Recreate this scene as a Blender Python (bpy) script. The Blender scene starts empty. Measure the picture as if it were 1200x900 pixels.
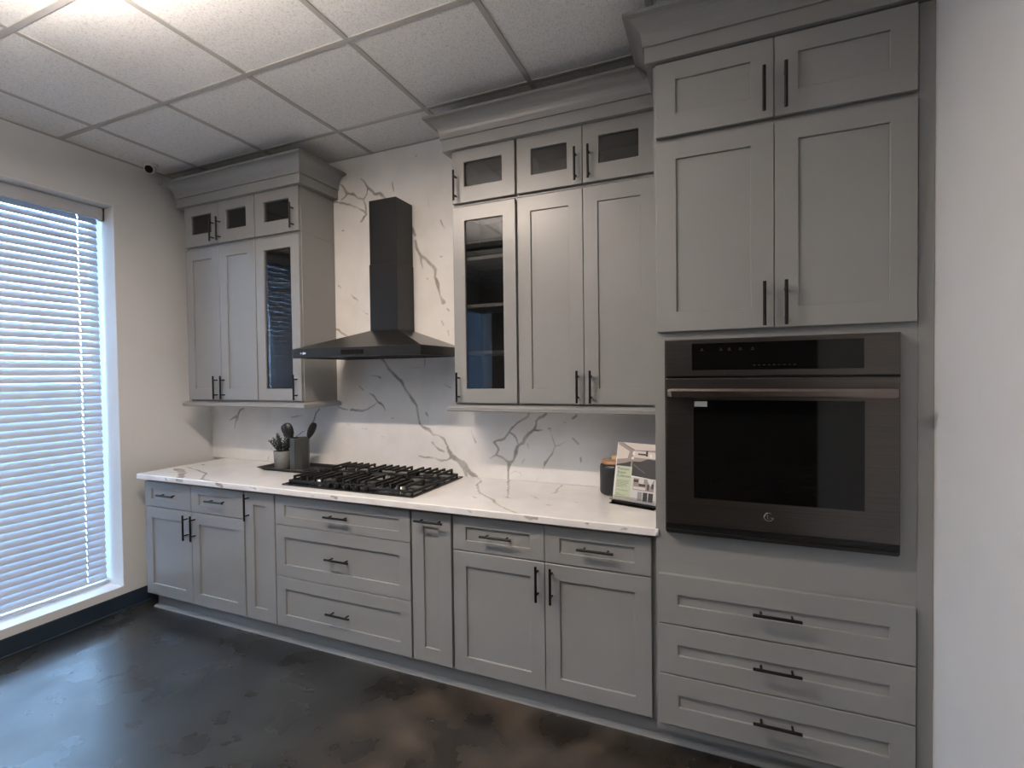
import bpy, bmesh, math, random
import numpy as np
from mathutils import Vector, Matrix
random.seed(7)
scene = bpy.context.scene
COL = scene.collection

# ------------------------------------------------------------------ camera
F_PX = 580.82                                   # focal length in pixels of the 1200x900 frame
cam_data = bpy.data.cameras.new('camera')
cam_data.sensor_fit = 'HORIZONTAL'
cam_data.sensor_width = 36.0
cam_data.lens = 36.0 * F_PX / 1200.0
cam_data.clip_start = 0.02
cam_ob = bpy.data.objects.new('camera', cam_data)
COL.objects.link(cam_ob)
_r = Vector((0.92216156, 0.3866, -0.01257206)); _f = Vector((-0.38678634, 0.92194879, -0.02016805)); _u = _r.cross(_f)
cam_ob.matrix_world = Matrix(((_r.x, _u.x, -_f.x, 3.64231), (_r.y, _u.y, -_f.y, -2.64403), (_r.z, _u.z, -_f.z, 1.52924), (0, 0, 0, 1)))
scene.camera = cam_ob

# ------------------------------------------------------------------ world: bright overcast sky, dull ground far away
world = bpy.data.worlds.new('overcast_sky'); scene.world = world
world.use_nodes = True
_nt = world.node_tree; _nt.nodes.clear()
_out = _nt.nodes.new('ShaderNodeOutputWorld'); _bg = _nt.nodes.new('ShaderNodeBackground')
_tc = _nt.nodes.new('ShaderNodeTexCoord'); _sp = _nt.nodes.new('ShaderNodeSeparateXYZ'); _cr = _nt.nodes.new('ShaderNodeValToRGB')
_nt.links.new(_tc.outputs['Generated'], _sp.inputs[0]); _nt.links.new(_sp.outputs['Z'], _cr.inputs[0])
_cr.color_ramp.elements[0].position = 0.0; _cr.color_ramp.elements[0].color = (0.45, 0.70, 1.0, 1)
_cr.color_ramp.elements[1].position = 1.0; _cr.color_ramp.elements[1].color = (0.33, 0.58, 1.0, 1)
_nt.links.new(_cr.outputs[0], _bg.inputs['Color']); _nt.links.new(_bg.outputs[0], _out.inputs[0])
SKY = 26.0
_bg.inputs['Strength'].default_value = SKY

# ------------------------------------------------------------------ exposure
scene.view_settings.view_transform = 'Standard'
scene.view_settings.look = 'None'
scene.view_settings.gamma = 1.0
scene.view_settings.use_curve_mapping = False
scene.view_settings.exposure = 0.06

# ------------------------------------------------------------------ lamps of the room (thin warm line lamps hung under the ceiling, out of view)
LAMPS = [  # x, y, z, length, watts down, watts of the side glow, colour
    (1.95, -1.78, 2.885, 1.00, 46.0, 4.0, (1.0, 0.83, 0.69)),
    (2.30, -3.70, 2.885, 1.25, 17.0, 1.5, (1.0, 0.93, 0.87)),
    (2.45, -5.60, 2.885, 1.25, 6.0, 1.5, (1.0, 0.93, 0.87)),  # unseen lamp added for general fill
]
ADDED_UPLIGHTS = [  # unseen troughs added to brighten the ceiling: x, y, z, length, watts, colour
    (2.02, -1.93, 2.675, 1.10, 56.0, (1.0, 0.88, 0.79)),
    (2.20, -2.80, 2.25, 1.00, 26.0, (1.0, 0.90, 0.82)),
]
# ================================================================== helpers
class MB:
    """collects shapes in world coordinates; part() turns them into ONE mesh object"""
    def __init__(s): s.v = []; s.f = []; s.sm = []
    def add(s, vs, fs, smooth=False):
        o = len(s.v); s.v += [tuple(v) for v in vs]
        for f in fs: s.f.append(tuple(i + o for i in f)); s.sm.append(smooth)
        return s
    def box(s, x0, x1, y0, y1, z0, z1):
        return s.add([(x0,y0,z0),(x1,y0,z0),(x1,y1,z0),(x0,y1,z0),(x0,y0,z1),(x1,y0,z1),(x1,y1,z1),(x0,y1,z1)],
                     [(0,3,2,1),(4,5,6,7),(0,1,5,4),(1,2,6,5),(2,3,7,6),(3,0,4,7)])
    def ring(s, x0, x1, z0, z1, a0, a1, c0, c1, yf, yb):
        """frame in the xz plane, outer x0..x1 z0..z1, opening a0..a1 c0..c1, front yf (towards -y), back yb"""
        vs = []
        for y in (yf, yb):
            vs += [(x0,y,z0),(x1,y,z0),(x1,y,z1),(x0,y,z1),(a0,y,c0),(a1,y,c0),(a1,y,c1),(a0,y,c1)]
        fs = []
        for k in range(4):
            n = (k+1) % 4
            fs += [(k, n, n+4, k+4), (8+n, 8+k, 12+k, 12+n), (n, k, 8+k, 8+n), (k+4, n+4, 12+n, 12+k)]
        return s.add(vs, fs)
    def cyl(s, p0, p1, r0, r1=None, n=16, smooth=True, caps=True):
        r1 = r0 if r1 is None else r1
        p0 = Vector(p0); p1 = Vector(p1); d = (p1 - p0).normalized()
        a = d.orthogonal().normalized(); b = d.cross(a)
        vs = []
        for p, r in ((p0, r0), (p1, r1)):
            for k in range(n):
                t = 2*math.pi*k/n; vs.append(p + a*(r*math.cos(t)) + b*(r*math.sin(t)))
        s.add(vs, [(k, (k+1) % n, n+(k+1) % n, n+k) for k in range(n)], smooth)
        if caps:
            s.add(vs[:n], [tuple(range(n-1, -1, -1))]); s.add(vs[n:], [tuple(range(n))])
        return s
    def lathe(s, c, prof, n=32, smooth=True):
        """profile [(r, z)] turned around a vertical axis at c"""
        vs = []
        for r, z in prof:
            for k in range(n):
                t = 2*math.pi*k/n; vs.append((c[0]+r*math.cos(t), c[1]+r*math.sin(t), c[2]+z))
        fs = []
        for i in range(len(prof)-1):
            for k in range(n):
                fs.append((i*n+k, i*n+(k+1) % n, (i+1)*n+(k+1) % n, (i+1)*n+k))
        return s.add(vs, fs, smooth)
    def tube(s, pts, r, n=8, rs=None):
        pts = [Vector(p) for p in pts]; vs = []
        prev = None
        for i, p in enumerate(pts):
            d = (pts[min(i+1, len(pts)-1)] - pts[max(i-1, 0)]).normalized()
            a = d.orthogonal().normalized() if prev is None else (prev - d*prev.dot(d)).normalized()
            prev = a; b = d.cross(a); rr = rs[i] if rs else r
            for k in range(n):
                t = 2*math.pi*k/n; vs.append(p + a*(rr*math.cos(t)) + b*(rr*math.sin(t)))
        m = len(pts)
        fs = [(i*n+k, i*n+(k+1) % n, (i+1)*n+(k+1) % n, (i+1)*n+k) for i in range(m-1) for k in range(n)]
        s.add(vs, fs, True)
        s.add(vs[:n], [tuple(range(n-1, -1, -1))]); s.add(vs[-n:], [tuple(range(n))])
        return s
    def sweep(s, path, prof):
        """moulding: path [(x, y)] with its outside on the right-hand side, prof [(out, z)] closed; mitred corners"""
        P = [Vector((a[0], a[1])) for a in path]; n = len(prof); vs = []
        for i, p in enumerate(P):
            d0 = (P[i]-P[i-1]).normalized() if i > 0 else None
            d1 = (P[i+1]-P[i]).normalized() if i < len(P)-1 else None
            nr = lambda d: Vector((d.y, -d.x))
            if d0 is None: m = nr(d1)
            elif d1 is None: m = nr(d0)
            else:
                m = (nr(d0)+nr(d1)); m = m / max(1e-6, m.dot(nr(d0)))
            for o, z in prof: vs.append((p.x+m.x*o, p.y+m.y*o, z))
        fs = [(i*n+k, i*n+(k+1) % n, (i+1)*n+(k+1) % n, (i+1)*n+k) for i in range(len(P)-1) for k in range(n)]
        fs += [tuple(range(n)), tuple(range((len(P)-1)*n+n-1, (len(P)-1)*n-1, -1))]
        return s.add(vs, fs)

def root_loc(o):
    l = Vector((0, 0, 0))
    while o: l += o.location; o = o.parent
    return l

def part(name, mb, mat, parent=None, bevel=0.0, label=None, kind=None, segs=1, at=None):
    me = bpy.data.meshes.new(name)
    off = root_loc(parent) if at is None else Vector(at)
    me.from_pydata([tuple(Vector(v)-off) for v in mb.v], [], mb.f)
    me.polygons.foreach_set('use_smooth', mb.sm)
    bm = bmesh.new(); bm.from_mesh(me); bmesh.ops.recalc_face_normals(bm, faces=bm.faces); bm.to_mesh(me); bm.free()
    me.materials.append(mat)
    o = bpy.data.objects.new(name, me); COL.objects.link(o)
    if parent: o.parent = parent
    elif at is not None: o.location = off
    if bevel:
        b = o.modifiers.new('bevel', 'BEVEL'); b.width = bevel; b.segments = segs; b.limit_method = 'ANGLE'; b.angle_limit = math.radians(40)
    if label: o['label'] = label
    if kind: o['kind'] = kind
    return o

def thing(name, label, cat, loc, group=None, rotz=0):
    o = bpy.data.objects.new(name, None); COL.objects.link(o); o.location = loc; o.rotation_euler = (0, 0, rotz)
    o.empty_display_size = 0.1
    o['label'] = label; o['category'] = cat
    if group: o['group'] = group
    return o

def tag(o, label, cat, group=None):
    o['label'] = label; o['category'] = cat
    if group: o['group'] = group
    return o

def struct(name, loc=(0, 0, 0)):
    o = bpy.data.objects.new(name, None); COL.objects.link(o); o.location = loc; o['kind'] = 'structure'; return o

# ================================================================== materials
def mat_base(name):
    m = bpy.data.materials.new(name); m.use_nodes = True
    nt = m.node_tree; p = nt.nodes['Principled BSDF']; return m, nt, p

def link_noise(nt, scale, detail=3.0, rough=0.5, vec=None, dist=0.0):
    tc = nt.nodes.new('ShaderNodeTexCoord'); n = nt.nodes.new('ShaderNodeTexNoise')
    n.inputs['Scale'].default_value = scale; n.inputs['Detail'].default_value = detail
    n.inputs['Roughness'].default_value = rough; n.inputs['Distortion'].default_value = dist
    if vec:
        mp = nt.nodes.new('ShaderNodeMapping'); mp.inputs['Scale'].default_value = vec
        nt.links.new(tc.outputs['Object'], mp.inputs[0]); nt.links.new(mp.outputs[0], n.inputs['Vector'])
    else: nt.links.new(tc.outputs['Object'], n.inputs['Vector'])
    return n

def ramp(nt, src, stops):
    r = nt.nodes.new('ShaderNodeValToRGB'); e = r.color_ramp.elements
    while len(e) < len(stops): e.new(0.5)
    for k, (p, c) in enumerate(stops): e[k].position = p; e[k].color = (*c, 1)
    nt.links.new(src, r.inputs[0]); return r

def simple(name, col, rough=0.5, metal=0.0, spec=0.5, var=0.04, nscale=6.0, bump=0.0, bscale=200.0, coat=0.0, vec=None):
    m, nt, p = mat_base(name)
    n = link_noise(nt, nscale, vec=vec)
    lo = tuple(max(0, c*(1-var)) for c in col); hi = tuple(min(1, c*(1+var)) for c in col)
    r = ramp(nt, n.outputs['Fac'], [(0.3, lo), (0.7, hi)])
    nt.links.new(r.outputs[0], p.inputs['Base Color'])
    p.inputs['Roughness'].default_value = rough; p.inputs['Metallic'].default_value = metal
    p.inputs['Specular IOR Level'].default_value = spec
    if coat: p.inputs['Coat Weight'].default_value = coat; p.inputs['Coat Roughness'].default_value = 0.08
    if bump:
        b = nt.nodes.new('ShaderNodeBump'); b.inputs['Strength'].default_value = bump; b.inputs['Distance'].default_value = 0.002
        n2 = link_noise(nt, bscale, 2.0); nt.links.new(n2.outputs['Fac'], b.inputs['Height']); nt.links.new(b.outputs[0], p.inputs['Normal'])
    return m

def thin_glass(name, tint=(1, 1, 1), refl=1.0, rough=0.0):
    m = bpy.data.materials.new(name); m.use_nodes = True; nt = m.node_tree; nt.nodes.clear()
    o = nt.nodes.new('ShaderNodeOutputMaterial'); t = nt.nodes.new('ShaderNodeBsdfTransparent'); g = nt.nodes.new('ShaderNodeBsdfGlossy')
    mx = nt.nodes.new('ShaderNodeMixShader'); fr = nt.nodes.new('ShaderNodeFresnel'); ml = nt.nodes.new('ShaderNodeMath')
    nz = link_noise(nt, 3.0); rr = ramp(nt, nz.outputs['Fac'], [(0.3, tuple(c*0.97 for c in tint)), (0.7, tint)])
    nt.links.new(rr.outputs[0], t.inputs['Color'])
    g.inputs['Roughness'].default_value = rough; fr.inputs['IOR'].default_value = 1.5
    ml.operation = 'MULTIPLY'; ml.inputs[1].default_value = refl; ml.use_clamp = True
    nt.links.new(fr.outputs[0], ml.inputs[0]); nt.links.new(ml.outputs[0], mx.inputs[0])
    nt.links.new(t.outputs[0], mx.inputs[1]); nt.links.new(g.outputs[0], mx.inputs[2]); nt.links.new(mx.outputs[0], o.inputs[0])
    return m

M = {}
M['cabinet'] = simple('grey_cabinet_paint', (0.268, 0.271, 0.268), 0.30, var=0.02, bump=0.03, bscale=350)
M['inside'] = simple('shaded_cabinet_inside', (0.075, 0.072, 0.068), 0.6, var=0.04)  # cabinet grey with its unlit shade put into the colour
M['shelf'] = simple('grey_shelf_board', (0.62, 0.62, 0.61), 0.4, var=0.02)
M['black'] = simple('matt_black_metal', (0.012, 0.012, 0.013), 0.38, 0.6, var=0.1)
M['black_enamel'] = simple('black_enamel', (0.008, 0.008, 0.009), 0.22, 0.0, var=0.1)
M['cast'] = simple('cast_iron', (0.014, 0.014, 0.014), 0.55, 0.2, var=0.15, bump=0.15, bscale=300)
M['hood'] = simple('black_hood_steel', (0.016, 0.016, 0.016), 0.28, 0.35, var=0.06)
M['alu'] = simple('burner_aluminium', (0.30, 0.30, 0.29), 0.35, 0.9, var=0.06)
M['brass'] = simple('burner_steel', (0.50, 0.49, 0.47), 0.3, 0.9, var=0.06)
M['chrome'] = simple('bright_chrome', (0.8, 0.8, 0.8), 0.12, 1.0, var=0.02)
M['wall'] = simple('white_wall_paint', (0.66, 0.675, 0.685), 0.75, var=0.015, bump=0.25, bscale=90)
M['trim_white'] = simple('white_window_paint', (0.80, 0.80, 0.79), 0.45, var=0.01)
M['valance'] = simple('pale_grey_valance', (0.50, 0.52, 0.56), 0.45, var=0.01)
M['base'] = simple('navy_vinyl_base', (0.018, 0.032, 0.052), 0.35, var=0.08)
M['grid'] = simple('ceiling_grid_paint', (0.45, 0.44, 0.42), 0.5, var=0.02)
M['shoe'] = simple('grey_shoe_moulding', (0.36, 0.36, 0.35), 0.35, var=0.02)
M['steel_dark'] = simple('black_stainless', (0.105, 0.095, 0.088), 0.30, 0.9, var=0.10, nscale=5.0, vec=(0.4, 0.4, 60.0))
M['steel_handle'] = simple('brushed_dark_handle', (0.22, 0.18, 0.165), 0.26, 0.95, var=0.06)
M['oven_black'] = simple('oven_black_glass', (0.004, 0.004, 0.004), 0.04, 0.0, var=0.1, spec=0.3)
M['vent_black'] = simple('vent_black', (0.006, 0.006, 0.006), 0.4, var=0.1)
M['paper'] = simple('white_paper', (0.78, 0.77, 0.75), 0.5, var=0.01)
M['tray'] = simple('black_tray', (0.012, 0.011, 0.011), 0.42, var=0.12)
M['crock'] = simple('grey_metal_crock', (0.062, 0.065, 0.062), 0.34, 0.5, var=0.06, vec=(1, 1, 0.2))
M['pot'] = simple('grey_stone_pot', (0.19, 0.195, 0.188), 0.7, var=0.10, nscale=40, bump=0.15, bscale=150)
M['soil'] = simple('potting_soil', (0.02, 0.015, 0.01), 0.95, var=0.4, nscale=80)
M['leaf'] = simple('dusty_green_leaf', (0.032, 0.045, 0.032), 0.55, var=0.3, nscale=60)
M['black_plastic'] = simple('black_nylon', (0.010, 0.010, 0.011), 0.42, var=0.1)
M['canister'] = simple('black_ceramic', (0.014, 0.015, 0.014), 0.45, var=0.1)
M['wood'] = simple('acacia_wood', (0.42, 0.24, 0.13), 0.45, var=0.22, nscale=14, vec=(1, 8, 1))
M['wood_pale'] = simple('pale_wood_knob', (0.60, 0.42, 0.22), 0.45, var=0.12, nscale=14, vec=(1, 8, 1))
M['glass_door'] = thin_glass('cabinet_glass', (0.66, 0.66, 0.66), 1.8)
M['glass_window'] = thin_glass('window_glass', (0.93, 0.96, 0.97), 1.0)
M['acrylic'] = thin_glass('clear_acrylic', (0.93, 0.93, 0.93), 1.4, 0.02)
M['camera_lens'] = simple('smoked_lens', (0.02, 0.02, 0.02), 0.15, var=0.05)
M['cream'] = simple('white_plastic', (0.62, 0.61, 0.59), 0.4, var=0.02)
M['asphalt'] = simple('parking_asphalt', (0.28, 0.28, 0.28), 0.9, var=0.2)
M['dark_room'] = simple('charcoal_wall_paint', (0.05, 0.05, 0.05), 0.8, var=0.05)

# acoustic tile: fine pits and flecks
def tile_mat():
    m, nt, p = mat_base('acoustic_tile')
    n = link_noise(nt, 150.0, 3.0, 0.7); n2 = link_noise(nt, 3.0)
    r = ramp(nt, n.outputs['Fac'], [(0.30, (0.55, 0.545, 0.535)), (0.48, (0.82, 0.815, 0.80)), (0.75, (0.88, 0.875, 0.86))])
    nt.links.new(r.outputs[0], p.inputs['Base Color']); p.inputs['Roughness'].default_value = 0.95
    b = nt.nodes.new('ShaderNodeBump'); b.inputs['Strength'].default_value = 0.35; b.inputs['Distance'].default_value = 0.003
    nt.links.new(n.outputs['Fac'], b.inputs['Height']); nt.links.new(b.outputs[0], p.inputs['Normal'])
    return m
M['tile'] = tile_mat()

# polished stained concrete: grey-blue with brown mottling, glossy sealer
def floor_mat():
    m, nt, p = mat_base('stained_concrete')
    a = link_noise(nt, 1.5, 4.0, 0.52, dist=0.15); b = link_noise(nt, 4.0, 4.0, 0.52, dist=0.2); c = link_noise(nt, 0.55, 3.0, 0.5)
    ra = ramp(nt, a.outputs['Fac'], [(0.25, (0.012, 0.0135, 0.0135)), (0.5, (0.020, 0.0215, 0.021)), (0.78, (0.050, 0.0525, 0.050))])
    rb = ramp(nt, b.outputs['Fac'], [(0.3, (0.013, 0.011, 0.009)), (0.5, (0.032, 0.025, 0.019)), (0.75, (0.085, 0.064, 0.046))])
    tc = nt.nodes.new('ShaderNodeTexCoord'); sp = nt.nodes.new('ShaderNodeSeparateXYZ'); nt.links.new(tc.outputs['Object'], sp.inputs[0])
    # the brown stain grows towards the tall cabinet
    mr = nt.nodes.new('ShaderNodeMapRange'); mr.inputs[1].default_value = 1.7; mr.inputs[2].default_value = 2.9; mr.inputs[3].default_value = -0.35; mr.inputs[4].default_value = 0.45
    nt.links.new(sp.outputs['X'], mr.inputs[0])
    ad = nt.nodes.new('ShaderNodeMath'); ad.operation = 'ADD'; nt.links.new(mr.outputs[0], ad.inputs[0]); nt.links.new(c.outputs['Fac'], ad.inputs[1])
    rc = ramp(nt, ad.outputs[0], [(0.35, (0, 0, 0)), (0.75, (1, 1, 1))])
    mx = nt.nodes.new('ShaderNodeMix'); mx.data_type = 'RGBA'
    nt.links.new(rc.outputs[0], mx.inputs[0]); nt.links.new(ra.outputs[0], mx.inputs[6]); nt.links.new(rb.outputs[0], mx.inputs[7])
    nt.links.new(mx.outputs[2], p.inputs['Base Color'])
    rr = ramp(nt, b.outputs['Fac'], [(0.3, (0.22,)*3), (0.7, (0.38,)*3)]); nt.links.new(rr.outputs[0], p.inputs['Roughness'])
    p.inputs['Specular IOR Level'].default_value = 0.9; p.inputs['IOR'].default_value = 1.5
    bp = nt.nodes.new('ShaderNodeBump'); bp.inputs['Strength'].default_value = 0.05; bp.inputs['Distance'].default_value = 0.004
    nt.links.new(b.outputs['Fac'], bp.inputs['Height']); nt.links.new(bp.outputs[0], p.inputs['Normal'])
    return m
M['floor'] = floor_mat()

# white quartz whose grey-brown veins come from a vertex attribute (the veins are in the stone itself)
def stone_mat():
    m, nt, p = mat_base('white_veined_quartz')
    at = nt.nodes.new('ShaderNodeAttribute'); at.attribute_name = 'vein'
    n = link_noise(nt, 7.0, 5.0); r0 = ramp(nt, n.outputs['Fac'], [(0.35, (0.80, 0.785, 0.76)), (0.6, (0.85, 0.835, 0.81))])
    n2 = link_noise(nt, 60.0, 3.0); rv = ramp(nt, n2.outputs['Fac'], [(0.3, (0.27, 0.245, 0.215)), (0.7, (0.42, 0.39, 0.355))])
    mx = nt.nodes.new('ShaderNodeMix'); mx.data_type = 'RGBA'
    nt.links.new(at.outputs['Fac'], mx.inputs[0]); nt.links.new(r0.outputs[0], mx.inputs[6]); nt.links.new(rv.outputs[0], mx.inputs[7])
    nt.links.new(mx.outputs[2], p.inputs['Base Color']); p.inputs['Roughness'].default_value = 0.22; p.inputs['Specular IOR Level'].default_value = 0.45
    return m
M['stone'] = stone_mat()

# white vinyl slat that lets some daylight through
def slat_mat(name, through):
    m = bpy.data.materials.new(name); m.use_nodes = True; nt = m.node_tree; nt.nodes.clear()
    o = nt.nodes.new('ShaderNodeOutputMaterial'); p = nt.nodes.new('ShaderNodeBsdfPrincipled'); t = nt.nodes.new('ShaderNodeBsdfTranslucent'); mx = nt.nodes.new('ShaderNodeMixShader')
    n = link_noise(nt, 5.0); r = ramp(nt, n.outputs['Fac'], [(0.3, (0.56, 0.60, 0.66)), (0.7, (0.60, 0.64, 0.70))])
    nt.links.new(r.outputs[0], p.inputs['Base Color']); nt.links.new(r.outputs[0], t.inputs['Color'])
    p.inputs['Roughness'].default_value = 0.4; mx.inputs[0].default_value = through
    nt.links.new(p.outputs[0], mx.inputs[1]); nt.links.new(t.outputs[0], mx.inputs[2]); nt.links.new(mx.outputs[0], o.inputs[0])
    return m
M['slat'] = slat_mat('white_slat', 0.095); M['cord'] = slat_mat('white_ladder_cord', 0.75)

def lamp_mat(name, col, strength):
    m, nt, p = mat_base(name); n = link_noise(nt, 4.0); r = ramp(nt, n.outputs['Fac'], [(0.3, tuple(c*0.98 for c in col)), (0.7, col)])
    nt.links.new(r.outputs[0], p.inputs['Emission Color']); p.inputs['Emission Strength'].default_value = strength
    p.inputs['Base Color'].default_value = (0.8, 0.8, 0.8, 1); return m

# ================================================================== setting
CZ = 2.967          # ceiling height
W1 = (-2.36, -0.641); W2 = (-5.75, -3.95); WZ = (0.155, 2.66)   # windows in the left wall (y range, z range)
RX = 4.287          # right wall face
YB = -8.0; XR = 8.6
g = MB(); g.box(-0.3, XR, YB, 0.2, -0.12, 0.0)
part('floor', g, M['floor'], kind='structure')
g = MB(); g.box(-14.0, -0.3, -14, 6, -0.3, -0.2)
part('outside_ground', g, M['asphalt'], kind='structure')
# left wall with two openings
g = MB(); yy = [YB, W2[0], W2[1], W1[0], W1[1], 0.2]
for k in range(5):
    if k % 2 == 0: g.box(-0.26, 0.0, yy[k], yy[k+1], 0, 3.1)
    else:
        g.box(-0.26, 0.0, yy[k], yy[k+1], 0, WZ[0]); g.box(-0.26, 0.0, yy[k], yy[k+1], WZ[1], 3.1)
part('wall_left', g, M['wall'], kind='structure')
g = MB(); g.box(-0.26, XR, 0.022, 0.2, 0, 3.1)
part('wall_back', g, M['wall'], kind='structure')
g = MB(); g.box(RX, RX+0.14, -2.80, 0.022, 0, 3.1)
part('wall_right', g, M['wall'], kind='structure', bevel=0.006)
g = MB(); g.box(XR, XR+0.15, YB, 0.2, 0, 3.1); part('wall_far_right', g, M['dark_room'], kind='structure')
g = MB(); g.box(-0.26, XR+0.15, YB-0.15, YB, 0, 3.1); part('wall_front', g, M['dark_room'], kind='structure')
# vinyl base along the left wall
g = MB(); g.box(0.0, 0.010, YB, 0.0, 0.0, 0.108); g.box(0.0, 0.017, YB, 0.0, 0.0, 0.012)
part('baseboard_left', g, M['base'], kind='structure', bevel=0.003)
g = MB(); g.box(RX-0.010, RX, -2.80, -0.66, 0.0, 0.108); part('baseboard_right', g, M['base'], kind='structure', bevel=0.003)

# dropped ceiling: grid of bars, each lay-in tile its own piece
ceil = struct('ceiling', (0, 0, CZ))
g = MB(); g.box(-0.26, XR+0.15, YB-0.15, 0.2, CZ+0.06, CZ+0.13); part('ceiling_slab', g, M['dark_room'], ceil)
gx = [0.0] + [0.357 + 0.6067*k for k in range(14)] + [XR]; gy = [0.0] + [-0.318 - 0.6067*k for k in range(13)] + [YB]
gx = [v for v in gx if v <= XR]; gy = [v for v in gy if v >= YB]
g = MB()
for x in gx[1:-1]: g.box(x-0.012, x+0.012, YB, 0.02, CZ-0.001, CZ+0.004); g.box(x-0.002, x+0.002, YB, 0.02, CZ+0.004, CZ+0.035)
for y in gy[1:-1]: g.box(0, XR, y-0.012, y+0.012, CZ-0.0012, CZ+0.0038); g.box(0, XR, y-0.002, y+0.002, CZ+0.004, CZ+0.035)
g.box(0, 0.02, YB, 0.02, CZ-0.001, CZ+0.004); g.box(0, XR, 0.0, 0.022, CZ-0.001, CZ+0.004)
part('ceiling_grid', g, M['grid'], ceil)
_tiles = {}
for i in range(len(gx)-1):
    for j in range(len(gy)-1):
        w = round(gx[i+1]-gx[i], 3); d = round(gy[j]-gy[j+1], 3)
        cx, cy = (gx[i]+gx[i+1])/2, (gy[j]+gy[j+1])/2
        if RX-0.1 < cx < RX+0.2 and cy > -2.8: pass
        key = (w, d)
        if key not in _tiles:
            t = MB(); t.box(-w/2+0.004, w/2-0.004, -d/2+0.004, d/2-0.004, 0.004, 0.02); o = part('ceiling_tile', t, M['tile'], ceil, at=(0, 0, 0)); _tiles[key] = o.data
        else:
            o = bpy.data.objects.new('ceiling_tile', _tiles[key]); COL.objects.link(o); o.parent = ceil
        o.location = (cx, cy, 0)

# windows: frame and pane deep in the wall, painted reveal
def make_window(name, y0, y1):
    w = struct(name, (0, y1, WZ[0]))
    g = MB(); z0, z1 = WZ
    g.box(-0.252, 0.0, y1-0.004, y1, z0, z1); g.box(-0.252, 0.0, y0, y0+0.004, z0, z1); g.box(-0.252, 0.0, y0, y1, z1-0.004, z1); g.box(-0.252, 0.0, y0, y1, z0, z0+0.004)
    part('reveal', g, M['trim_white'], w)
    g = MB(); t = 0.022
    for a, b in ((y0+0.004, (y0+y1)/2), ((y0+y1)/2, y1-0.004)):
        g.box(-0.245, -0.20, a, a+t, z0+.004, z1-.004); g.box(-0.245, -0.20, b-t, b, z0+.004, z1-.004)
        g.box(-0.245, -0.20, a+t, b-t, z0+.004, z0+.004+t); g.box(-0.245, -0.20, a+t, b-t, z1-.004-t, z1-.004)
    part('window_frame', g, M['trim_white'], w, bevel=0.003)
    g = MB()
    for a, b in ((y0+0.026, (y0+y1)/2-t), ((y0+y1)/2+t, y1-0.026)): g.box(-0.226, -0.222, a, b, z0+0.026, z1-0.026)
    part('pane', g, M['glass_window'], w)
make_window('window_1', *W1); make_window('window_2', *W2)

# horizontal blinds: one object per slat
PITCH = 0.0453
def slat_mesh(L, holes):
    w = 0.0475; tilt = math.radians(68); n = 5; th = 0.0022
    prof = []
    for k in range(n):
        u = (k/(n-1)-0.5)*w; c = 0.0028*(1-(2*u/w)**2)        # bowed cross-section
        # room edge low: u>0 is the room side
        prof.append((u*math.cos(tilt) + c*math.sin(tilt), -u*math.sin(tilt) + c*math.cos(tilt)))
    g = MB(); vs = []; nx, nz = math.sin(tilt), math.cos(tilt)
    ys = sorted([-L/2, L/2] + [h+s*0.003 for h in holes for s in (-1, 1)])   # a slot in the slat where each ladder cord passes
    m = 2*n
    for y in ys:
        for (a, b) in prof: vs.append((a + nx*th/2, y, b + nz*th/2))
        for (a, b) in reversed(prof): vs.append((a - nx*th/2, y, b - nz*th/2))
    fs = []
    for q in range(len(ys)-1):
        slot = ys[q+1]-ys[q] < 0.01
        for k in range(m):
            if slot and k in (0, 1, 2, m-4, m-3, m-2): continue
            fs.append((q*m+k, q*m+(k+1) % m, (q+1)*m+(k+1) % m, (q+1)*m+k))
    fs += [tuple(range(m)), tuple(range(len(ys)*m-1, (len(ys)-1)*m-1, -1))]
    return g.add(vs, fs)
def make_blind(y0, y1, label):
    XB = -0.160; L = (y1-0.020)-(y0+0.020); ym = (y0+y1)/2
    b = thing('window_blind', label, 'blind', (XB, ym, WZ[0]))
    cords = []; yc = y1-0.125
    while yc > y0+0.05: cords.append(yc); yc -= 0.52
    first = None; k = 0; z = WZ[0]+0.062
    while z < WZ[1]-0.075:
        if first is None:
            first = part('slat', slat_mesh(L, [c-ym for c in cords]), M['slat'], b, at=(0, 0, 0)); o = first
        else:
            o = bpy.data.objects.new('slat', first.data); COL.objects.link(o); o.parent = b
        o.location = (0.0006*math.sin(k*2.1), 0, z-WZ[0]); o.rotation_euler = (0.0006*math.sin(k*1.3), 0.010*math.sin(k*2.7)+0.008*math.sin(k*0.31), 0)
        z += PITCH; k += 1
    g = MB(); g.box(XB+0.055, XB+0.068, y0+0.006, y1-0.006, WZ[1]-0.088, WZ[1]-0.010); g.box(XB+0.02, XB+0.068, y1-0.018, y1-0.006, WZ[1]-0.088, WZ[1]-0.010)
    part('valance', g, M['valance'], b, bevel=0.002)
    g = MB(); g.box(XB-0.025, XB+0.03, y0+0.012, y1-0.012, WZ[1]-0.060, WZ[1]-0.012); part('headrail', g, M['trim_white'], b)
    g = MB(); g.box(XB-0.012, XB+0.016, y0+0.012, y1-0.012, WZ[0]+0.010, WZ[0]+0.030); part('bottom_rail', g, M['slat'], b, bevel=0.003)
    for yc in cords:
        g = MB(); g.box(XB+0.0125, XB+0.0137, yc-0.0012, yc+0.0012, WZ[0]+0.03, WZ[1]-0.06); part('ladder_cord', g, M['cord'], b)
make_blind(*W1, 'white horizontal slat blind, closed, in the bright window beside the corner cabinets')
make_blind(*W2, 'white slat blind in the further window, seen mirrored in the right glass cabinet door')

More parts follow.
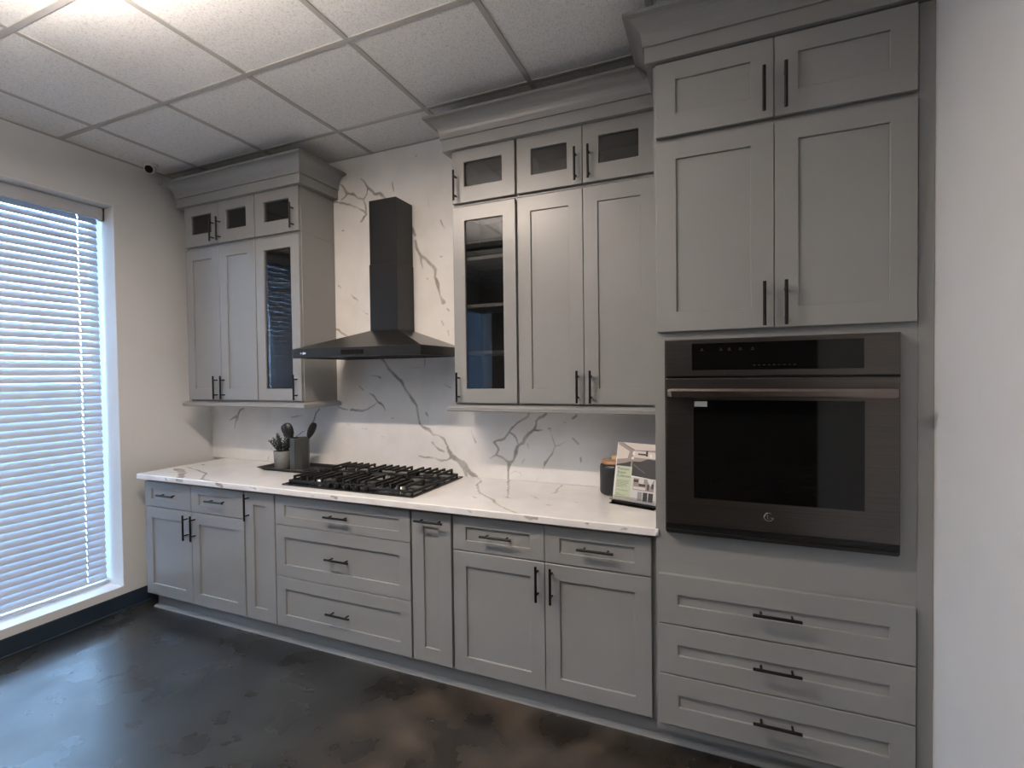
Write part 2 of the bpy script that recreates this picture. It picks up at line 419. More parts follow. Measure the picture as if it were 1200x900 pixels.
# line lamps
def make_lamp(k, x, y, z, L, down, glow, col):
    words = ['nearest the range hood', 'in the middle of the row', 'added as fill furthest from the hood'][k]
    t = thing('line_lamp', 'thin warm line lamp hung under the ceiling, ' + words, 'lamp', (x, y, CZ))
    r = 0.016
    g = MB(); g.cyl((x-L/2, y, z), (x+L/2, y, z), r, n=12); area = 2*math.pi*r*L
    part('tube', g, lamp_mat('lamp_glow', col, glow/(area*math.pi)), t)
    ld = bpy.data.lights.new('lamp_beam', 'AREA'); ld.shape = 'RECTANGLE'; ld.size = L; ld.size_y = 0.04; ld.energy = down; ld.color = col
    lo = bpy.data.objects.new('lamp_beam', ld); COL.objects.link(lo); lo.parent = t; lo.location = (0, 0, z-CZ-0.022)
    g = MB()
    for s in (-1, 1): g.box(x+s*L/2-0.012, x+s*L/2+0.012, y-0.02, y+0.02, z-0.02, z+0.02); g.cyl((x+s*(L/2-0.1), y, z+0.01), (x+s*(L/2-0.1), y, CZ), 0.003, n=8)
    g.box(x-L/2, x+L/2, y-0.018, y+0.018, CZ-0.022, CZ-0.001)
    part('lamp_holder', g, M['cream'], t)
for k, a in enumerate(LAMPS): make_lamp(k, *a)
def make_added_uplight(x, y, z, L, watts, col):
    t = thing('added_uplight', 'unseen black trough added to light the ceiling, ' + ('close under the tiles' if z > 2.5 else 'hung low on long wires'), 'lamp', (x, y, CZ))
    g = MB(); h = L/2+0.02
    g.box(x-h, x+h, y-0.045, y+0.045, z-0.030, z-0.022); g.box(x-h, x+h, y-0.045, y-0.040, z-0.022, z+0.012); g.box(x-h, x+h, y+0.040, y+0.045, z-0.022, z+0.012)
    g.box(x-h, x-h+0.005, y-0.040, y+0.040, z-0.022, z+0.012); g.box(x+h-0.005, x+h, y-0.040, y+0.040, z-0.022, z+0.012)
    part('trough', g, M['black'], t)
    g = MB()
    for s in (-1, 1): g.cyl((x+s*(h-0.06), y+0.0425, z), (x+s*(h-0.06), y+0.0425, CZ), 0.0015, n=6)
    part('hanger_wire', g, M['black'], t)
    ld = bpy.data.lights.new('ceiling_wash', 'AREA'); ld.shape = 'RECTANGLE'; ld.size = L; ld.size_y = 0.07; ld.energy = watts; ld.color = col
    lo = bpy.data.objects.new('ceiling_wash', ld); COL.objects.link(lo); lo.parent = t; lo.location = (0, 0, z-CZ); lo.rotation_euler = (math.pi, 0, 0)
for a in ADDED_UPLIGHTS: make_added_uplight(*a)

# ================================================================== stone slabs
VB=[[(1.476,2.821,7.5),(1.534,2.761,11.9),(1.583,2.703,16.2),(1.628,2.703,16.1),(1.68,2.655,16.0),(1.74,2.585,17.4),(1.841,2.486,15.7)],[(1.534,2.758,10.4),(1.524,2.711,8.9),(1.496,2.686,11.9),(1.454,2.7,10.5),(1.408,2.733,13.5),(1.361,2.743,16.6)],[(1.276,2.821,3.1),(1.319,2.806,10.6),(1.347,2.761,13.6),(1.361,2.74,19.7),(1.346,2.723,10.6),(1.312,2.707,7.6)],[(1.496,2.686,11.9),(1.51,2.64,10.4),(1.516,2.587,8.9)],[(1.226,2.707,9.2),(1.292,2.693,10.7),(1.359,2.675,9.1),(1.443,2.638,6.0),(1.498,2.612,7.4),(1.518,2.579,13.4),(1.493,2.564,14.9),(1.471,2.543,12.0)],[(1.315,2.502,6.1),(1.331,2.5,6.1)],[(1.722,2.761,4.3),(1.729,2.716,5.8),(1.735,2.687,2.2)],[(2.074,2.477,5.6),(2.088,2.451,4.9),(2.109,2.417,2.1)],[(1.984,2.632,2.8),(1.993,2.578,2.8)],[(1.9,2.897,5.7),(1.91,2.888,5.7)],[(1.317,2.501,3.8),(1.321,2.5,3.8)],[(1.775,2.581,14.4),(1.841,2.486,14.3),(1.89,2.404,14.2)],[(1.89,2.367,15.6),(1.901,2.32,19.9),(1.93,2.271,14.2),(1.97,2.242,14.1),(2.015,2.199,19.6),(2.03,2.173,21.0),(2.026,2.132,9.8),(2.049,2.081,16.8),(2.064,2.017,11.2),(2.083,1.974,23.7)],[(1.93,2.271,9.9),(1.93,2.232,9.9),(1.941,2.192,5.7)],[(2.068,2.252,7.0),(2.08,2.252,5.6)],[(2.111,1.931,9.7),(2.126,1.918,6.9)],[(2.069,1.857,8.4),(2.083,1.832,7.0)],[(2.112,1.799,6.9),(2.12,1.764,5.5)],[(1.274,2.138,6.1),(1.296,2.121,4.6)],[(1.373,2.079,4.6),(1.409,2.049,10.6),(1.438,2.025,2.3)],[(1.232,1.853,10.8),(1.266,1.842,10.8),(1.3,1.817,9.2),(1.338,1.793,6.1)],[(1.501,1.939,6.0),(1.515,1.932,6.0)],[(1.972,2.129,5.6),(1.981,2.125,5.6)],[(1.474,1.963,3.0),(1.501,1.935,3.0)],[(1.609,1.652,11.8),(1.64,1.619,17.7),(1.67,1.574,13.2),(1.718,1.529,16.1),(1.761,1.496,21.8),(1.782,1.46,14.5),(1.832,1.402,15.9),(1.878,1.338,17.2),(1.889,1.273,14.3),(1.904,1.22,14.3),(1.93,1.203,20.0),(1.963,1.189,19.9),(2.0,1.159,9.9),(2.044,1.152,7.0),(2.08,1.126,11.2),(2.104,1.089,12.6),(2.107,1.054,15.4)],[(1.253,1.322,9.3),(1.287,1.308,12.3),(1.331,1.3,6.1)],[(1.359,1.302,15.3),(1.398,1.301,18.2),(1.454,1.297,12.1),(1.487,1.304,15.0),(1.534,1.326,6.0),(1.58,1.358,3.7)],[(1.517,1.415,6.0),(1.549,1.397,11.9),(1.585,1.36,13.4),(1.625,1.334,13.3),(1.642,1.301,7.4)],[(1.434,1.462,7.6),(1.465,1.436,7.5)],[(1.525,1.531,3.0),(1.579,1.526,3.7),(1.604,1.516,8.9)],[(1.836,1.582,2.9),(1.895,1.577,3.6),(1.937,1.58,2.1),(1.948,1.63,6.4)],[(1.948,1.296,8.5),(1.958,1.275,8.5)],[(1.958,1.275,2.1),(1.961,1.232,2.1)],[(1.69,1.254,6.6),(1.708,1.251,4.4)],[(1.323,1.207,6.1),(1.352,1.201,4.6)],[(1.451,1.181,5.3),(1.489,1.178,4.5)],[(2.078,1.473,4.2),(2.13,1.452,4.2)],[(1.607,1.133,4.5),(1.625,1.13,4.4)],[(1.986,1.112,5.7),(2.007,1.092,4.2),(2.035,1.065,5.6),(2.067,1.056,5.6)],[(1.994,1.523,2.8),(2.01,1.487,2.8)],[(2.1,1.082,16.8),(2.127,1.031,25.1),(2.174,1.002,34.6),(2.22,0.973,38.6),(2.251,0.934,41.2),(2.296,0.918,13.6)],[(2.205,0.993,24.8),(2.227,0.918,27.5)],[(1.889,1.024,5.7),(1.931,1.017,12.9),(1.98,1.012,11.4),(2.001,1.013,5.7),(2.026,1.004,11.3),(2.062,0.998,12.6),(2.102,1.008,11.2),(2.127,1.027,16.7)],[(1.991,1.112,5.0),(2.011,1.088,3.5),(2.039,1.067,6.3),(2.071,1.057,4.9)],[(1.953,1.296,7.1),(1.956,1.278,7.1)],[(2.268,1.192,5.5),(2.279,1.155,3.4),(2.292,1.121,6.1)],[(2.636,1.302,15.6),(2.626,1.282,10.4),(2.594,1.264,9.2),(2.558,1.245,11.8),(2.53,1.217,11.9),(2.508,1.19,9.3),(2.478,1.149,10.6),(2.442,1.141,8.0),(2.412,1.133,9.4),(2.434,1.1,10.7),(2.441,1.081,10.7),(2.429,1.057,13.4),(2.385,1.031,5.4)],[(2.429,1.057,10.7),(2.469,1.039,10.7),(2.511,1.014,13.2)],[(2.508,1.19,7.9),(2.54,1.177,9.2),(2.557,1.156,7.9),(2.568,1.126,11.8)],[(2.736,1.301,11.5),(2.705,1.281,14.2),(2.676,1.261,10.3),(2.67,1.212,12.9)],[(2.714,1.211,3.9),(2.67,1.205,14.2),(2.632,1.191,13.0),(2.61,1.161,19.6),(2.599,1.134,17.0),(2.56,1.11,22.4),(2.553,1.066,11.9),(2.538,1.029,11.9),(2.511,1.011,18.5),(2.505,0.971,13.3),(2.502,0.914,8.0)],[(2.605,1.039,3.3),(2.587,1.012,5.2)],[(2.729,1.027,7.7),(2.719,0.991,5.2)],[(2.627,1.129,4.6),(2.634,1.103,3.3)],[(2.511,0.944,2.0),(2.548,0.967,2.6),(2.579,0.959,2.6),(2.586,0.936,2.0)],[(2.635,1.188,11.7),(2.67,1.209,14.2),(2.714,1.213,5.1)],[(2.666,1.208,11.7),(2.677,1.261,10.3),(2.739,1.301,11.5)],[(2.894,1.28,10.0),(2.917,1.299,10.0)],[(2.839,1.255,5.1),(2.855,1.256,5.0)],[(2.752,1.223,6.4),(2.765,1.221,6.4),(2.766,1.199,2.6),(2.771,1.17,3.8),(2.791,1.123,4.5),(2.837,1.141,4.4),(2.854,1.148,2.5)],[(2.791,1.123,4.5),(2.767,1.074,6.4),(2.729,1.02,10.3),(2.717,0.989,5.2)],[(2.89,1.175,3.1),(2.903,1.16,6.3),(2.922,1.142,7.5)],[(2.937,1.067,7.5),(2.94,1.042,6.2)],[(2.68,0.936,1.9),(2.683,0.914,1.9)],[(0.347,1.298,8.5),(0.311,1.285,13.7),(0.285,1.246,15.5),(0.272,1.211,17.2),(0.245,1.146,5.2)],[(0.272,1.233,13.8),(0.236,1.223,10.4),(0.192,1.205,4.3)],[(0.823,1.239,6.5),(0.867,1.248,4.8),(0.931,1.259,3.2)],[(1.088,1.306,17.3),(1.056,1.277,15.8),(1.04,1.237,11.1),(1.029,1.217,7.9),(0.97,1.156,4.8),(0.906,1.126,6.4),(0.863,1.108,4.8)],[(0.593,0.948,5.0),(0.586,0.926,3.3)],[(0.623,1.012,4.2),(0.628,0.995,2.5)],[(1.248,1.327,6.2),(1.277,1.309,6.2)]]
VT=[[(2.288,0.019,6.9),(2.362,-0.073,7.9),(2.387,-0.174,11.5),(2.428,-0.247,9.9),(2.491,-0.347,10.6),(2.556,-0.4,9.2),(2.617,-0.45,14.5),(2.645,-0.497,8.7),(2.696,-0.543,8.5),(2.786,-0.608,9.2),(2.853,-0.653,9.9),(2.913,-0.702,11.5)],[(2.815,-0.626,13.1),(2.857,-0.666,14.4),(2.882,-0.685,15.8)],[(2.505,-0.006,10.6),(2.585,-0.191,7.4),(2.659,-0.375,5.7)],[(2.65,-0.378,5.7),(2.675,-0.393,6.8)],[(2.756,-0.295,3.5),(2.787,-0.329,8.0),(2.822,-0.368,4.5)],[(2.836,-0.02,7.6),(2.842,-0.127,8.5),(2.854,-0.204,8.2),(2.839,-0.235,2.3)],[(2.891,-0.444,7.0),(2.907,-0.449,6.9)],[(2.49,-0.421,7.5),(2.524,-0.448,5.5)],[(3.0,-0.351,4.4),(3.013,-0.36,4.4)],[(3.18,-0.486,4.9),(3.187,-0.483,4.9)],[(0.207,-0.426,38.9),(0.298,-0.448,45.9),(0.432,-0.527,42.3),(0.582,-0.636,35.0)],[(0.356,-0.504,11.2),(0.3,-0.524,4.7)],[(0.193,-0.349,4.0),(0.348,-0.394,11.6),(0.446,-0.423,13.2),(0.586,-0.473,12.8),(0.656,-0.543,14.3),(0.733,-0.604,15.6),(0.842,-0.621,8.5),(0.928,-0.64,10.0)],[(0.229,-0.25,14.2),(0.278,-0.274,8.0)]]
VF=[[(2.854,0.901,14.6),(2.88,0.898,19.3),(2.904,0.899,14.4)],[(3.119,0.903,7.7),(3.131,0.901,9.2)],[(3.272,0.895,5.2),(3.29,0.894,5.2)],[(2.572,0.897,4.2),(2.586,0.896,4.2)],[(0.429,0.902,14.3),(0.443,0.889,8.9)],[(0.537,0.898,19.3),(0.584,0.897,15.7)],[(0.894,0.905,21.8),(0.936,0.891,18.4)],[(1.169,0.901,6.5),(1.214,0.898,6.4)],[(1.768,0.899,15.1),(1.799,0.897,13.3)],[(1.622,0.893,6.4),(1.64,0.892,5.4)]]

def vein_field(P, Q, polys, seed):
    """P, Q: arrays of coordinates; returns 0..1 how much vein there is at each point"""
    rs = np.random.RandomState(seed)
    def nz(sc):
        s = np.zeros_like(P)
        for _ in range(5):
            a = rs.uniform(0, 2*np.pi); f = sc*rs.uniform(0.5, 1.7); s += np.sin(f*(P*np.cos(a)+Q*np.sin(a))+rs.uniform(0, 6.28))
        return s/3.0
    wp, wq = nz(90)*0.0035, nz(90)*0.0035; wm = 1+0.35*nz(60); fade = np.clip(0.86+0.25*nz(35), 0.45, 1)
    Pw, Qw = P+wp, Q+wq; out = np.zeros_like(P)
    for poly in polys:
        xs = [a[0] for a in poly]; ys = [a[1] for a in poly]; wmax = max(a[2] for a in poly)/1000
        sel = (Pw > min(xs)-wmax-.02) & (Pw < max(xs)+wmax+.02) & (Qw > min(ys)-wmax-.02) & (Qw < max(ys)+wmax+.02)
        if not sel.any(): continue
        p, q = Pw[sel], Qw[sel]; best = np.zeros_like(p)
        for (x0, y0, w0), (x1, y1, w1) in zip(poly[:-1], poly[1:]):
            dx, dy = x1-x0, y1-y0; l2 = dx*dx+dy*dy+1e-12
            t = np.clip(((p-x0)*dx+(q-y0)*dy)/l2, 0, 1); d = np.hypot(p-x0-t*dx, q-y0-t*dy)
            hw = (w0+(w1-w0)*t)/2000*wm[sel]
            best = np.maximum(best, np.clip((hw+0.0022-d)/0.0040, 0, 1)*np.clip(hw/0.0028, 0.25, 1))
        out[sel] = np.maximum(out[sel], best)
    return out*fade

def stone_grid(name, a0, a1, b0, b1, step, to3, polys, seed, extra_v, extra_f, parent=None, hole=None):
    na, nb = int((a1-a0)/step)+1, int((b1-b0)/step)+1
    A, B = np.meshgrid(np.linspace(a0, a1, na), np.linspace(b0, b1, nb), indexing='ij')
    P, Q = A.ravel(), B.ravel(); v = to3(P, Q)
    i = np.arange(na*nb).reshape(na, nb)
    f = np.stack([i[:-1, :-1], i[1:, :-1], i[1:, 1:], i[:-1, 1:]], -1).reshape(-1, 4)
    val = vein_field(P, Q, polys, seed)
    return v, f, val

def slab_object(name, pieces, loc, mat, label, cat):
    """pieces: list of (verts Nx3, quads Mx4, vein N) joined into ONE slab mesh"""
    V = []; Fq = []; A = []; o = 0
    for v, f, a in pieces: V.append(v); Fq.append(f+o); A.append(a); o += len(v)
    V = np.concatenate(V)-np.array(loc); Fq = np.concatenate(Fq); A = np.concatenate(A)
    me = bpy.data.meshes.new(name)
    me.vertices.add(len(V)); me.vertices.foreach_set('co', V.astype(np.float32).ravel())
    me.loops.add(len(Fq)*4); me.loops.foreach_set('vertex_index', Fq.astype(np.int32).ravel())
    me.polygons.add(len(Fq)); me.polygons.foreach_set('loop_start', np.arange(0, len(Fq)*4, 4, dtype=np.int32))
    me.update(calc_edges=True)
    at = me.attributes.new('vein', 'FLOAT', 'POINT'); at.data.foreach_set('value', A.astype(np.float32))
    me.materials.append(mat)
    ob = bpy.data.objects.new(name, me); COL.objects.link(ob); ob.location = loc
    return tag(ob, label, cat)

def plain_box(x0, x1, y0, y1, z0, z1, skip=()):
    v = np.array([(x0,y0,z0),(x1,y0,z0),(x1,y1,z0),(x0,y1,z0),(x0,y0,z1),(x1,y0,z1),(x1,y1,z1),(x0,y1,z1)], float)
    fs = {'bottom': (0,3,2,1), 'top': (4,5,6,7), 'front': (0,1,5,4), 'right': (1,2,6,5), 'back': (2,3,7,6), 'left': (3,0,4,7)}
    return v, np.array([fs[k] for k in fs if k not in skip]), np.zeros(8)

# backsplash: full-height slab from the corner to the tall cabinet
BZ0, BZ1 = 0.913, CZ-0.002
v, f, a = stone_grid('b', 0.001, 3.40, BZ0, BZ1, 0.0052, lambda P, Q: np.stack([P, np.zeros_like(P), Q], -1), VB, 3, None, None)
slab_object('stone_backsplash', [(v, f, a), plain_box(0.001, 3.40, 0.0, 0.020, BZ0, BZ1, ('front',))], (1.7, 0.01, BZ0), M['stone'],
            'white full-height quartz backsplash slab with brown-grey veins behind the range hood', 'backsplash')
# countertop with an eased front edge; its front strip laps 1 cm past the tall cabinet's side
CT, CBZ, CF, CX0, CX1 = 0.912, 0.881, -0.630, 0.140, 3.404
e = 0.004
pcs = [stone_grid('t', CX0, CX1, CF+e, -0.001, 0.0052, lambda P, Q: np.stack([P, Q, np.full_like(P, CT)], -1), VT, 5, None, None),
       stone_grid('f', CX0, CX1, CBZ, CT-e, 0.0052, lambda P, Q: np.stack([P, np.full_like(P, CF), Q], -1), VF, 6, None, None),
       (np.array([(CX0,CF,CT-e),(CX1,CF,CT-e),(CX1,CF+e,CT),(CX0,CF+e,CT)], float), np.array([(0,1,2,3)]), np.zeros(4)),
       plain_box(CX0, CX1, CF, -0.001, CBZ, CT-e, ('front', 'top')),
       plain_box(CX1, CX1+0.012, CF, -0.6232, CBZ, CT-0.002)]
slab_object('stone_countertop', pcs, (1.77, -0.31, CBZ), M['stone'], 'long white quartz countertop with grey veins on the grey base cabinets', 'countertop')

# ================================================================== cabinets
def bar_handle(parent, x, z, y, vertical, L=0.156):
    """round black bar pull on two posts; y is the door face"""
    g = MB(); yb = y-0.032; h = L/2; q = L/2-0.028
    if vertical:
        g.cyl((x, yb, z-h), (x, yb, z+h), 0.0058, n=12)
        for s in (-1, 1): g.cyl((x, y, z+s*q), (x, yb, z+s*q), 0.0045, n=8)
    else:
        g.cyl((x-h, yb, z), (x+h, yb, z), 0.0058, n=12)
        for s in (-1, 1): g.cyl((x+s*q, y, z), (x+s*q, yb, z), 0.0045, n=8)
    return part('handle', g, M['black'], parent)

def shaker(parent, kind, x0, x1, z0, z1, yf, stile=0.068, rt=0.070, rb=0.072, glass=False, handle=None):
    """frame (kind: 'door' or 'drawer'), its recessed panel or pane, its handle ('v', x, z) or ('h', x, z)"""
    yb = yf+0.020; a0, a1, c0, c1 = x0+stile, x1-stile, z0+rb, z1-rt
    g = MB(); g.ring(x0, x1, z0, z1, a0, a1, c0, c1, yf, yb)
    d = part(kind, g, M['cabinet'], parent, bevel=0.0016)
    g = MB()
    if glass: g.box(a0-0.006, a1+0.006, yf+0.010, yf+0.014, c0-0.006, c1+0.006); part('glass_pane', g, M['glass_door'], d)
    else: g.box(a0-0.006, a1+0.006, yf+0.0085, yf+0.0175, c0-0.006, c1+0.006); part('panel', g, M['cabinet'], d)
    if handle: bar_handle(d, handle[1], handle[2], yf, handle[0] == 'v')
    return d

def carcass(parent, x0, x1, yfront, z0, z1, hollow=False, yback=-0.001, back=0.012):
    g = MB()
    if not hollow:
        g.box(x0, x1, yfront, yback, z0, z1); return part('carcass', g, M['cabinet'], parent, bevel=0.0012)
    t = 0.018
    g.box(x0, x0+t, yfront, yback, z0, z1); g.box(x1-t, x1, yfront, yback, z0, z1)
    g.box(x0+t, x1-t, yfront, yback, z0, z0+t); g.box(x0+t, x1-t, yfront, yback, z1-t, z1)
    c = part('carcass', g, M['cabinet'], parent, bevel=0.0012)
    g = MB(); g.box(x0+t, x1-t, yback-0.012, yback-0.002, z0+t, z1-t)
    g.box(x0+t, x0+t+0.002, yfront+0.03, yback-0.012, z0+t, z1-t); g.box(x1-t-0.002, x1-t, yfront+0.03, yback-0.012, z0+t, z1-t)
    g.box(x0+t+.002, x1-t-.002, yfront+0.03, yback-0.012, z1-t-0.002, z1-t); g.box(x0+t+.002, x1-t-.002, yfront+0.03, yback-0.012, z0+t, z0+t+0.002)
    part('shade_lining', g, M['inside'], parent); return c  # thin sheets coloured dark to stand for the unlit interior

def shelves(parent, x0, x1, y0, y1, zs):
    for z in zs:
        g = MB(); g.box(x0, x1, y0, y1, z-0.009, z+0.009); part('shelf', g, M['shelf'], parent, bevel=0.001)

# ---- base run
BF = -0.594; BC = -0.5735; B0, B1 = 0.108, 0.8795; DB, DT, DR = 0.1215, 0.860, 0.697
t = thing('base_cabinet', 'grey two-drawer two-door base cabinet at the window end of the counter', 'cabinet', (0.615, -0.3, B0))
carcass(t, 0.155, 1.0725, BC, B0, B1)
shaker(t, 'drawer', 0.160, 0.6085, DR+0.004, DT, BF, 0.066, 0.046, 0.046, handle=('h', 0.403, 0.784))
shaker(t, 'drawer', 0.6115, 1.068, DR+0.004, DT, BF, 0.066, 0.046, 0.046, handle=('h', 0.854, 0.785))
shaker(t, 'door', 0.160, 0.6085, DB, DR-0.002, BF, handle=('v', 0.574, 0.601))
shaker(t, 'door', 0.6115, 1.068, DB, DR-0.002, BF, handle=('v', 0.643, 0.603))
t = thing('base_cabinet', 'narrow grey one-door base cabinet with a vertical handle, left of the wide drawer unit', 'cabinet', (1.195, -0.3, B0))
carcass(t, 1.0735, 1.3145, BC, B0, B1)
shaker(t, 'door', 1.0785, 1.3115, DB, DT, BF, handle=('v', 1.111, 0.778))
t = thing('base_cabinet', 'grey three-drawer base cabinet directly under the gas cooktop', 'cabinet', (1.772, -0.3, B0))
carcass(t, 1.3155, 2.2285, BC, B0, B1)
shaker(t, 'drawer', 1.319, 2.2235, 0.700, DT, BF, 0.068, 0.048, 0.048, handle=('h', 1.776, 0.782))
shaker(t, 'drawer', 1.319, 2.2235, 0.4075, 0.696, BF, 0.068, 0.068, 0.068, handle=('h', 1.779, 0.555))
shaker(t, 'drawer', 1.319, 2.2235, DB, 0.4035, BF, 0.068, 0.068, 0.068, handle=('h', 1.779, 0.2625))
t = thing('base_cabinet', 'narrow grey pull-out base cabinet with a horizontal handle, right of the three-drawer unit', 'cabinet', (2.344, -0.3, B0))
carcass(t, 2.2295, 2.460, BC, B0, B1)
shaker(t, 'door', 2.2345, 2.455, DB, DT, BF, handle=('h', 2.3465, 0.8215))
t = thing('base_cabinet', 'grey base cabinet with two drawers over two doors, beside the tall oven cabinet', 'cabinet', (2.927, -0.3, B0))
carcass(t, 2.461, 3.4035, BC, B0, B1)
shaker(t, 'drawer', 2.4685, 2.9255, DR+0.004, DT, BF, 0.068, 0.048, 0.048, handle=('h', 2.7005, 0.7855))
shaker(t, 'drawer', 2.9285, 3.384, DR+0.004, DT, BF, 0.068, 0.048, 0.048, handle=('h', 3.1585, 0.7835))
shaker(t, 'door', 2.4685, 2.9255, DB, DR-0.002, BF, handle=('v', 2.895, 0.606))
shaker(t, 'door', 2.9285, 3.384, DB, DR-0.002, BF, handle=('v', 2.961, 0.6055))
g = MB(); g.box(0.160, RX-0.002, -0.526, -0.510, 0.001, 0.1075)
tag(part('toe_kick_board', g, M['cabinet'], at=(2.2, -0.518, 0), bevel=0.001), 'recessed grey toe kick board running under all the base cabinets', 'toe kick')
g = MB(); pr = [(0, 0.001), (0.018, 0.001), (0.0175, 0.008), (0.0145, 0.014), (0.008, 0.0185), (0, 0.0195)]
g.sweep([(0.160, -0.40), (0.160, -0.5265), (RX-0.012, -0.5265)], pr)
part('trim_1', g, M['shoe'], kind='structure')
g = MB(); g.box(0.158, 0.1595, -0.51, -0.40, 0.001, 0.1075)

# ---- wall cabinets (lower row and the short glazed row on top of it)
UF = -0.307; UC = -0.2865; Z0, Z1 = 1.368, 2.4245; ZT = 2.724
ZDB, ZDM, ZDU, ZDT = 1.3785, 2.4165, 2.4375, 2.7165
def wall_cab(label, x0, x1, doors, glass=False, top=False):
    z0, z1 = (Z1+0.001, ZT) if top else (Z0, Z1)
    t = thing('wall_cabinet', label, 'cabinet', ((x0+x1)/2, -0.15, z0))
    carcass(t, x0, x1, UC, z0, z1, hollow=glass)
    if glass and not top: shelves(t, x0+0.0205, x1-0.0205, UC+0.012, -0.015, (1.645, 1.894, 2.146))
    for d in doors:
        if top: shaker(t, 'door', d[0], d[1], ZDU, ZDT, UF, d[3], 0.069, 0.082, glass=True, handle=('v', d[2], 2.525))
        else: shaker(t, 'door', d[0], d[1], ZDB, ZDM, UF, 0.070, 0.075, 0.075, glass=glass, handle=('v', d[2], 1.4625))
    return t
wall_cab('grey two-door wall cabinet nearest the window, above the corner of the counter', 0.190, 0.8665, [(0.195, 0.527, 0.485), (0.530, 0.8625, 0.5545)])
wall_cab('grey wall cabinet with one tall glass door, left of the range hood', 0.8675, 1.2465, [(0.871, 1.2415, 1.206)], glass=True)
wall_cab('short grey cabinet with two small glass doors, topmost in the corner by the window', 0.190, 0.8665, [(0.195, 0.527, 0.4845, 0.066), (0.530, 0.8625, 0.5505, 0.073)], True, True)
wall_cab('short grey cabinet with one small glass door, topmost just left of the hood', 0.8675, 1.2465, [(0.871, 1.2415, 1.204, 0.076)], True, True)
wall_cab('grey wall cabinet with one tall glass door, right of the range hood', 2.325, 2.6955, [(2.330, 2.690, 2.356)], glass=True)
wall_cab('grey two-door wall cabinet with plain doors, beside the tall oven cabinet', 2.6965, 3.4035, [(2.7025, 3.0385, 3.010), (3.0415, 3.380, 3.0745)])
wall_cab('short grey cabinet with one small glass door, topmost just right of the hood', 2.325, 2.6955, [(2.330, 2.690, 2.3545, 0.071)], True, True)
wall_cab('short grey cabinet with two small glass doors, topmost beside the tall oven cabinet', 2.6965, 3.4035, [(2.7025, 3.0385, 3.0085, 0.076), (3.0415, 3.380, 3.0735, 0.077)], True, True)

# ---- light rails and crowns
LR = [(-0.012, 1.3335), (0.036, 1.3335), (0.042, 1.338), (0.042, 1.354), (0.036, 1.359), (0.018, 1.3665), (-0.012, 1.3665)]
g = MB(); g.sweep([(0.196, -0.002), (0.196, UC), (1.241, UC), (1.241, -0.002)], LR)
tag(part('light_rail', g, M['cabinet'], at=(0.72, -0.15, 1.3335)), 'grey light rail moulding under the wall cabinets left of the hood', 'moulding')
g = MB(); g.sweep([(2.330, -0.002), (2.330, UC), (3.403, UC)], LR)
tag(part('light_rail', g, M['cabinet'], at=(2.86, -0.15, 1.3335)), 'grey light rail moulding under the wall cabinets right of the hood', 'moulding')
def crown_profile(zf):
    """flat fascia then a cove that swings outwards; (out, z)"""
    zt = zf+0.163; zb = zf+0.060
    cove = []
    for k in range(9):
        a = k/8*math.pi/2; cove.append((0.048+0.056*(1-math.cos(a)), zb+0.012+0.078*math.sin(a)*0.99))
    return [(-0.004, zf), (0.040, zf), (0.040, zb), (0.048, zb), (0.048, zb+0.010)] + cove + [(0.112, zt-0.012), (0.112, zt), (-0.004, zt)]
def make_crown(label, path, zf, loc, cope=None):
    t = thing('crown_moulding', label, 'moulding', loc)
    pr = crown_profile(zf)
    def fit(g, n):                      # cut the last end to lie against the neighbouring crown
        if cope:
            for k in range(len(g.v)-n, len(g.v)):
                x, y, z = g.v[k]; o = (UC-0.008)-y
                g.v[k] = (cope+(UC-0.008)-(o if o > 0.01 else (0.112 if z > 2.80 else 0.042)), y, z)
    g = MB(); g.sweep(path, [(-0.004, zf), (0.040, zf), (0.040, zf+0.0595), (-0.004, zf+0.0595)])
    fit(g, 4); part('fascia', g, M['cabinet'], t, bevel=0.001)
    g = MB(); g.sweep(path, [(-0.004, zf+0.060)] + pr[3:]); fit(g, len(pr)-2); part('cove', g, M['cabinet'], t)
make_crown('grey crown moulding on top of the wall cabinets left of the hood', [(0.190, -0.002), (0.190, UC-0.008), (1.2465, UC-0.008), (1.2465, -0.002)], 2.7245-0.012, (0.72, -0.15, 2.71))
make_crown('grey crown moulding on top of the wall cabinets right of the hood', [(2.325, -0.002), (2.325, UC-0.008), (3.353, UC-0.008)], 2.7245-0.012, (2.86, -0.15, 2.71), cope=3.4150-(UC-0.008))
TF = -0.644; TC = -0.6225; TX0, TX1 = 3.4065, RX-0.001
make_crown('dark grey crown moulding on top of the tall oven cabinet', [(TX0+0.012, -0.30), (TX0+0.012, TC+0.005), (TX1-0.001, TC+0.005)], 2.716, (3.85, -0.3, 2.716))

